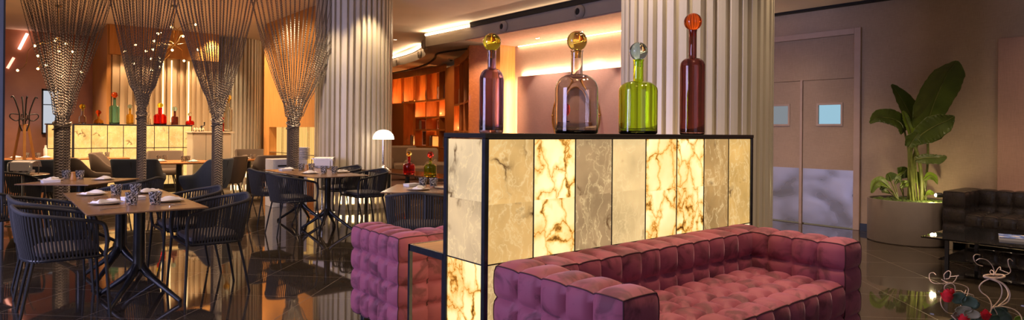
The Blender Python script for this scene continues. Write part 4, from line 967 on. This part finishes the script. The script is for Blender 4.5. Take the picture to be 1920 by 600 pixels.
def leaf(parent,mid,wl,wr,mat,fold=.25,ripple=.006,tilt=0,name='leaf',loc=None):
    """mid: (px,py,depth offset) along the midrib; wl/wr: widths (m) to the left/right of travel at each point"""
    pts=catmull([Wp(*m) for m in mid],8); n=len(pts); rows=[]; S_=10
    def itp(a,u):
        x=u*(len(a)-1); i=min(len(a)-2,int(x)); return a[i]+(a[i+1]-a[i])*(x-i)
    for i,p in enumerate(pts):
        u=i/(n-1); tg=(pts[min(n-1,i+1)]-pts[max(0,i-1)]).normalized(); nv=(-FWV+UPV*.2); nv=(nv-tg*nv.dot(tg)).normalized(); sd=tg.cross(nv).normalized()
        sd=(sd*cos(tilt)+nv*sin(tilt)).normalized(); nn=tg.cross(sd).normalized()
        if nn.dot(nv)<0: nn=-nn
        row=[]
        for j in range(-S_,S_+1):
            v=j/S_; w=itp(wr,u) if v>0 else itp(wl,u)
            row.append(p+sd*(w*v)+nn*(fold*w*abs(v)**1.3+ripple*sin(i*2.4+abs(v)*5)*abs(v)))
        rows.append(row)
    m=MB().grid(rows); o=wlink(name,m,mat,parent)
    sm=o.modifiers.new('thickness','SOLIDIFY'); sm.thickness=.003
    sub_=MB().tube([q-parent.location+ (-FWV)*.004 for q in pts],[.009*(1-.8*i/n) for i in range(n)],6); link('midrib',sub_,STM,o)
    return o
def stem(parent,pts,r,mat=None,name='stem'): wlink(name,MB().tube(catmull([Wp(*p) for p in pts],6),r,8),mat or STM,parent)
t=T('bird_of_paradise_plant','tall bird of paradise plant with broad green leaves in grey planter','plant',(PC.x,PC.y,.5))
leaf(t,[(1722,262,0),(1738,228,-.05),(1756,180,-.2),(1775,140,-.35),(1794,114,-.5)],[.03,.18,.27,.25,.20,.02],[.03,.12,.19,.22,.19,.02],LM,.18)
leaf(t,[(1714,255,.15),(1708,222,.15),(1694,192,.12),(1672,158,.1)],[.03,.12,.13,.10,.02],[.03,.11,.14,.10,.01],LM,.35)
leaf(t,[(1696,246,.1),(1688,230,.05),(1668,222,0),(1645,220,-.05),(1631,231,-.1)],[.08,.11,.09,.07,.01],[.04,.10,.12,.09,.01],LM,.25,.008)
leaf(t,[(1713,268,-.1),(1728,252,-.15),(1750,238,-.25),(1772,228,-.35),(1790,218,-.45)],[.04,.10,.14,.11,.01],[.05,.15,.17,.13,.0],LM,.12,.007,.3)
leaf(t,[(1710,262,-.02),(1705,240,-.02),(1698,222,0),(1693,208,0)],[.02,.05,.05,.01],[.02,.06,.05,.01],LY,.3)
leaf(t,[(1738,240,.05),(1750,222,.0),(1762,208,-.1)],[.04,.12,.03],[.04,.12,.03],LM,.2)
leaf(t,[(1716,300,-.2),(1735,296,-.25),(1756,296,-.3),(1775,293,-.3)],[.04,.06,.05,.01],[.03,.10,.10,.01],LM,.1,.008,.5)
leaf(t,[(1704,275,-.1),(1712,262,-.15),(1722,250,-.15)],[.05,.10,.02],[.05,.1,.02],LM,.2)
stem(t,[(1711,378,0),(1712,330,0),(1715,290,0),(1722,262,0)],[.025]*7+[.021]*6+[.017]*5+[.014]); stem(t,[(1704,377,.05),(1706,330,.08),(1707,290,.12),(1714,255,.15)],.022); stem(t,[(1728,378,-.02),(1728,340,-.03),(1723,300,-.06),(1713,268,-.1)],.022)
stem(t,[(1707,376,0),(1703,330,.02),(1704,290,.06),(1696,246,.1)],.012); stem(t,[(1732,378,.08),(1737,330,.1),(1740,290,.06),(1738,240,.05)],.015); stem(t,[(1722,376,-.05),(1719,340,-.12),(1716,300,-.2)],.011); stem(t,[(1716,377,.02),(1711,330,0),(1708,290,0),(1710,262,-.02)],.018); stem(t,[(1712,377,-.08),(1708,330,-.09),(1704,300,-.1),(1704,275,-.1)],.014)
def small_plant(lb,base,leaves):
    p=Wp(*base); t=T('young_leafy_plant',lb,'plant',(p.x,p.y,.5),0,None)
    for mid,w,mt in leaves:
        stem(t,[base,((base[0]+mid[0][0])/2+1,(base[1]+mid[0][1])/2,base[2]),mid[0]],.007)
        leaf(t,mid,w,w,mt,.3,.004)
small_plant('young plant with drooping yellow-green leaves at left of the planter',(1684,374,-.05),[([(1668,352,-.05),(1652,340,-.1),(1640,346,-.12),(1634,362,-.12)],[.01,.06,.06,.01],LY),([(1670,340,0),(1668,332,0),(1664,325,0)],[.01,.09,.03],LM),([(1664,352,0),(1658,350,0),(1650,356,0)],[.01,.05,.01],LM),([(1678,345,0),(1684,336,0),(1690,342,0)],[.01,.05,.01],LM),([(1668,362,0),(1660,358,-.05),(1653,360,-.05)],[.01,.03,.01],LM)])
small_plant('young plant with dark and lime leaves at planter centre left',(1694,372,.1),[([(1689,334,.1),(1694,324,.1),(1702,316,.1)],[.01,.11,.02],LM),([(1690,340,.1),(1680,334,.08),(1696,322,.08)],[.01,.03,.01],LY),([(1688,352,0),(1696,345,0),(1705,341,0)],[.01,.05,.01],LY)])
small_plant('young plant with arching yellow-green leaves by planter spotlight',(1736,376,.0),[([(1732,338,0),(1742,330,-.02),(1752,334,-.02),(1758,346,-.02)],[.01,.05,.04,.0],LY),([(1736,366,0),(1743,361,-.05),(1751,363,-.05)],[.01,.035,.01],LY),([(1722,350,.05),(1719,335,.05),(1722,322,.05)],[.01,.04,.01],LY)])
sp=Wp(1756,366,-.28); t=T('planter_spotlight','small bright spotlight on a thin arm at right rim of the planter','spotlight',sp)
link('lamp_bulb',MB().ball((0,0,0),.022,14,10),emis('spot_bulb',(1,.86,.50,1),60),t); link('lamp_head',MB().lathe([(.03,-.03),(.032,.02),(.02,.04),(.001,.045)],16).xf(Matrix.Translation(RTV*.03)@Matrix.Rotation(PI/2,4,RTV.cross(UPV))),M['iron'],t); link('lamp_arm',MB().tube([RTV*.04,RTV*.10+UPV*-.01,RTV*.14+UPV*-.05,RTV*.14+FWV*.05+UPV*-.085],.006,6),M['steel'],t)
# ---- glass coffee table with magazines
t=T('glass_coffee_table','low black glass coffee table in front of the leather sofa','table',(7.5,1.1,0))
bg=plain('black_glass',(.008,.008,.009,1),.02); wlink('glass_top',MB().box(6.95,8.10,-.6,2.17,.355,.37,.003),bg,t,smooth=False); wlink('lower_shelf',MB().box(7.05,8.0,-.5,2.05,.15,.162,.002),bg,t,smooth=False)
for x in (7.05,8.0):
    for y in (-.45,.75,1.98): wlink('leg',MB().box(x-.015,x+.015,y-.015,y+.015,0,.355),M['frame'],t,smooth=False)
p=at(1908,450,.37); t=T('magazine','magazine with a blue cover on the black glass coffee table','magazine',(p.x+.05,p.y-.05,.37),.25)
nt=NT('blue_cover_print'); q=nt.pb((.1,.15,.4,1),.2); n=nt.noise(nt.coord(),14,3); nt.l(nt.ramp(n.outputs[0],[(.35,(.04,.07,.3)),(.55,(.15,.25,.55)),(.68,(.6,.55,.5))]),q.inputs['Base Color'])
link('cover',MB().box(-.14,.14,-.2,.2,.022,.026),nt.m,t,smooth=False); link('pages',MB().box(-.138,.138,-.198,.198,0,.022),M['linen'],t,smooth=False)
# ---- floral arrangement at lower right on a small dark side table
fc=atd(1838,640,2.75); t=T('round_side_table','small round black side table under the dried flower arrangement','table',(fc.x,fc.y,0))
link('tabletop',MB().lathe([(.001,.34),(.22,.34),(.22,.36),(.001,.36)],40),M['frame'],t); link('column',MB().lathe([(.16,0),(.16,.015),(.025,.03),(.025,.34)],24),M['frame'],t)
t=T('flower_arrangement','dried arrangement of curled pale willow, red roses and eucalyptus','flower arrangement',(fc.x,fc.y,.36))
FD=2.75
def Fp(px,py,dd=0): return atd(px,py,FD+dd)-t.location
link('glass_bowl',MB().lathe([(.001,0),(.07,0),(.09,.03),(.085,.075),(.08,.075),(.083,.03),(.001,.008)],32),plain('black_ceramic',(.02,.02,.02,1),.2),t)
WIL=plain('pale_willow',(.62,.46,.33,1),.5,0,.15,20)
def C2(x,y): return (1720+x/4,450+y/4)     # positions read off the enlarged detail
tw=[[(140,262),(120,245),(92,255),(95,300),(130,325),(200,325),(250,318),(330,335),(380,360),(378,400),(365,430)],
 [(205,295),(200,260),(230,232),(250,245),(240,285),(215,292)],[(180,295),(215,315),(250,322),(280,345),(283,400)],[(240,275),(300,270),(308,265)],[(300,268),(285,300),(262,322)],
 [(262,322),(215,335),(203,370),(240,385),(320,380),(350,395),(420,415),(415,445)],[(345,425),(365,375)],[(330,418),(360,400)],
 [(240,402),(200,405),(175,440),(185,500),(230,545),(290,550),(320,520),(325,490)],[(470,112),(440,108),(422,125),(430,160),(455,185),(490,195)],
 [(440,155),(470,140),(520,150),(560,190),(578,240),(570,265)],[(500,268),(560,275),(620,268),(680,255),(700,230),(685,190),(680,150),(695,142),(715,158)],
 [(578,262),(560,258),(545,240),(555,225),(572,238),(568,258)],[(578,262),(600,220),(620,202),(625,220)],[(618,222),(650,235),(685,248)],
 [(500,270),(540,290),(610,320),(635,370),(625,430),(590,480),(565,505),(540,560),(525,640)],[(505,275),(590,300),(660,340),(695,400),(680,460),(630,490),(570,505)],[(510,268),(600,290),(590,285),(560,290),(640,330),(680,390),(670,440),(600,500)],
 [(560,285),(500,310),(465,350),(480,390),(530,430),(555,480),(550,540),(520,620)],[(565,505),(640,500),(720,520),(770,560),(790,620)],[(575,510),(600,560),(605,620)],[(655,270),(600,262),(530,262),(500,270)],[(350,545),(330,580),(310,620)],[(255,565),(290,600),(320,640)]]
for i,w_ in enumerate(tw):
    dd=-.05+.1*((i*37)%10)/10; pts=catmull([Fp(*C2(x,y),dd*.5+.02*sin(k+i)) for k,(x,y) in enumerate(w_)],7); n=len(pts); link('willow_twig',MB().tube(pts,[.0016 if i<15 else .0024]*n,6),WIL,t)
link('twig_binding',MB().tube([Fp(*C2(500+85*(1+cos(a))/1.1,272+14*sin(a)),-.02*sin(a)) for a in [2*PI*i/20 for i in range(20)]],.0045,6,closed=True),WIL,t)
def rose(px,py,r,dd=0):
    c=Fp(px,py,dd); m=MB(); rnd=random.Random(int(px))
    for k in range(5):
        rr=r*(1-.17*k); ph=rnd.uniform(0,6)
        rows=[]
        for i in range(7):
            v=i/6; rows.append([c+Vector((rr*cos(a)*(.55+.6*v**.7*(1+.13*sin(3*a+ph))),rr*sin(a)*(.55+.6*v**.7*(1+.13*sin(3*a+ph))),-r*.9+v*r*(1.4+.25*k)+.1*r*sin(3*a+ph)*v)) for a in [2*PI*j/24 for j in range(24)]])
        m.grid(rows,closed_u=True)
    m.ball(c,r*.5,12,8); o=link('rose_bloom',m,plain('red_rose',(.55,.012,.02,1),.55,0,.3,60),t); return o
rose(1776,557,.022,-.03); rose(1807,600,.02,-.05); rose(1848,592,.018,-.02); rose(1785,552,.016,.0)
EU=plain('eucalyptus_leaf',(.05,.085,.05,1),.6,0,.25,40); EP=plain('pale_dried_leaf',(.24,.21,.13,1),.6,0,.2,40)
def oval(px,py,a,L,W,mat,dd=0):
    c=Fp(px,py,dd); u=RTV*cos(a)+UPV*sin(a)-FWV*.25; v=-RTV*sin(a)+UPV*cos(a); u.normalize(); v.normalize(); nn=u.cross(v)
    rows=[[c+u*(L*(2*i/10-1))+v*(W*math.sqrt(max(0,1-(2*i/10-1)**2)))*(2*j/6-1)+nn*(.006*(abs(2*j/6-1)**2)+.006*(2*i/10-1)**2) for j in range(7)] for i in range(11)]
    o=link('leaf',MB().grid(rows),mat,t); s=o.modifiers.new('thickness','SOLIDIFY'); s.thickness=.0015
for q in ((1796,558,.3,.030,.026,EU,-.04),(1816,566,-.2,.034,.026,EU,-.05),(1826,570,.9,.02,.022,EU,0),(1805,580,.1,.034,.017,EP,-.05),(1820,588,-.1,.034,.02,EP,-.06),(1795,588,.6,.026,.016,EP,-.03),(1812,560,.9,.024,.018,EP,.02),(1838,594,.4,.028,.018,EP,.0),(1868,585,.3,.030,.022,EU,0),(1880,592,-.5,.034,.024,EU,.02),(1862,598,1.2,.028,.02,EU,-.02),(1876,580,-.1,.024,.018,EU,.03),(1908,598,.5,.02,.016,LY,.0),(1790,604,.0,.03,.02,EU,0),(1830,606,.0,.035,.025,EU,0),(1856,608,.0,.03,.02,EU,0)): oval(*q)
# ================================================================= light
wd=bpy.data.worlds.new('world'); SC.world=wd; wd.use_nodes=True; b=wd.node_tree.nodes['Background']; b.inputs[0].default_value=(.95,.72,.50,1); b.inputs[1].default_value=.25
def spot(x,y,z,e,c=(1,.70,.42),ang=110,tgt=None,r=.06,blend=.6):
    l=bpy.data.lights.new('ceiling_spot','SPOT'); l.energy=e; l.color=c; l.spot_size=math.radians(ang); l.spot_blend=blend; l.shadow_soft_size=r
    o=bpy.data.objects.new('ceiling_spot',l); COL.objects.link(o); o.location=(x,y,z)
    if tgt: o.rotation_euler=(Vector(tgt)-Vector((x,y,z))).to_track_quat('-Z','Y').to_euler()
    return o
def area(loc,tgt,sx_,sy_,e,c):
    l=bpy.data.lights.new('window_light','AREA'); l.shape='RECTANGLE'; l.size=sx_; l.size_y=sy_; l.energy=e; l.color=c
    o=bpy.data.objects.new('window_light',l); COL.objects.link(o); o.location=loc; o.rotation_euler=(Vector(tgt)-Vector(loc)).to_track_quat('-Z','Y').to_euler(); return o
W1=(1,.68,.40); W2=(1,.64,.36)
area((-4.2,5.0,1.9),(2.0,4.2,.5),3.2,2.4,430,(.60,.58,1))      # daylight from the street windows behind the viewer, left
area((1.0,-3.5,2.2),(4,3,.6),3.5,2.0,22,(.6,.62,1))
for x,y,e in ((6.6,8.0,130),(6.8,12.5,200),(.9,6.1,150),(3.4,8.4,150),(.8,8.8,110),(2.0,3.9,60)): spot(x,y,3.62,e,W1)
spot(3.1,1.9,3.2,85,(1,.56,.22),80,(3.1,1.8,0),.1); spot(2.3,2.2,3.2,40,(1,.56,.22),70,(2.3,2.2,0),.1)
for x,y,e in ((1.5,12.2,280),(3.4,12.6,280),(1.0,14.2,520),(2.6,14.0,560),(3.9,14.6,380),(0.2,16.4,620)): spot(x,y,3.62,e,W2,130)
for x in (2.3,2.8,3.3,3.8): spot(x,16.55,2.95,22,W2,120,(x,16.85,0))
# column washers
for x,y,e in ((4.0,9.7,130),(4.9,9.45,130),(4.2,16.6,150),(3.95,3.0,120),(3.2,1.75,110),(4.0,2.0,80),(5.6,2.35,150),(3.9,3.9,110)): spot(x,y,3.62,e,(1,.74,.44),95)
for x,y in ((3.6,13.2),(3.7,11.8)): spot(x,y,3.6,60,W2,110,(4.7,y,1.8))
# main ceiling glow, reading corner
def cove(a,b,tgt,e,c,w=.05):
    a=Vector(a);b=Vector(b); l=bpy.data.lights.new('cove_light','AREA'); l.shape='RECTANGLE'; l.size=(b-a).length; l.size_y=w; l.energy=e; l.color=c
    o=bpy.data.objects.new('cove_light',l); COL.objects.link(o); o.location=(a+b)/2
    x=(b-a).normalized(); z=-(Vector(tgt)).normalized(); z=(z-x*z.dot(x)).normalized(); y=z.cross(x); o.rotation_euler=Matrix((x,y,z)).transposed().to_euler()
WL=(1,.66,.42)
cove((9.41,5.9,2.62),(9.41,11.05,2.62),(0,0,1),110,WL,.04); cove((9.41,11.10,.2),(9.41,11.10,2.55),(0,1,0),45,WL,.04); cove((9.40,6,3.32),(9.40,11.2,3.32),(0,0,-1),14,WL,.03)
cove((7.93,11.0,3.62),(7.93,12.9,3.62),(-1,0,.25),14,(1,.7,.42),.05); cove((7.93,6.0,3.62),(7.93,11.0,3.62),(-1,0,.25),6,(1,.7,.42),.1)
cove((8.9,14.7,3.62),(9.6,17.5,3.62),(-1,.2,.25),16,(1,.7,.42),.05)
spot(9.0,15.6,3.3,60,W2,110,(10.2,15.2,1.6)); spot(9.6,18,3.3,40,W2,110,(10.9,18,1.5)); spot(8.0,14,3.3,100,W2,110)
spot(7.7,10.6,3.3,320,W2,60,(9.0,11.7,1.9)); 
# alcove downlights
for x,y in ((8.976,8.741),(8.919,9.956),(9.0,7.4)): spot(x,y,3.32,150,(1,.74,.60),85,(x+.25,y,0),.03,.3)
# right hand wall
for x,y,e in ((7.6,4.3,290),(7.4,1.8,280),(8.0,.2,150),(8.6,4.6,60),(8.75,1.3,45)): spot(x,y,3.18,e*1.25,(1,.70,.46),125,None,.25,1)
l=bpy.data.lights.new('planter_lamp','POINT'); l.energy=6; l.color=(1,.80,.40); l.shadow_soft_size=.02; o=bpy.data.objects.new('planter_lamp',l); COL.objects.link(o); o.location=sp-RTV*.05+UPV*.0-FWV*.0
l=bpy.data.lights.new('dome_lamp_bulb','POINT'); l.energy=10; l.color=(1,.8,.55); l.shadow_soft_size=.05; o=bpy.data.objects.new('dome_lamp_bulb',l); COL.objects.link(o); o.location=(5.0,9.38,1.14)
vs=SC.view_settings; vs.view_transform='Standard'; vs.look='None'; vs.exposure=0.0; vs.gamma=1; vs.use_curve_mapping=False
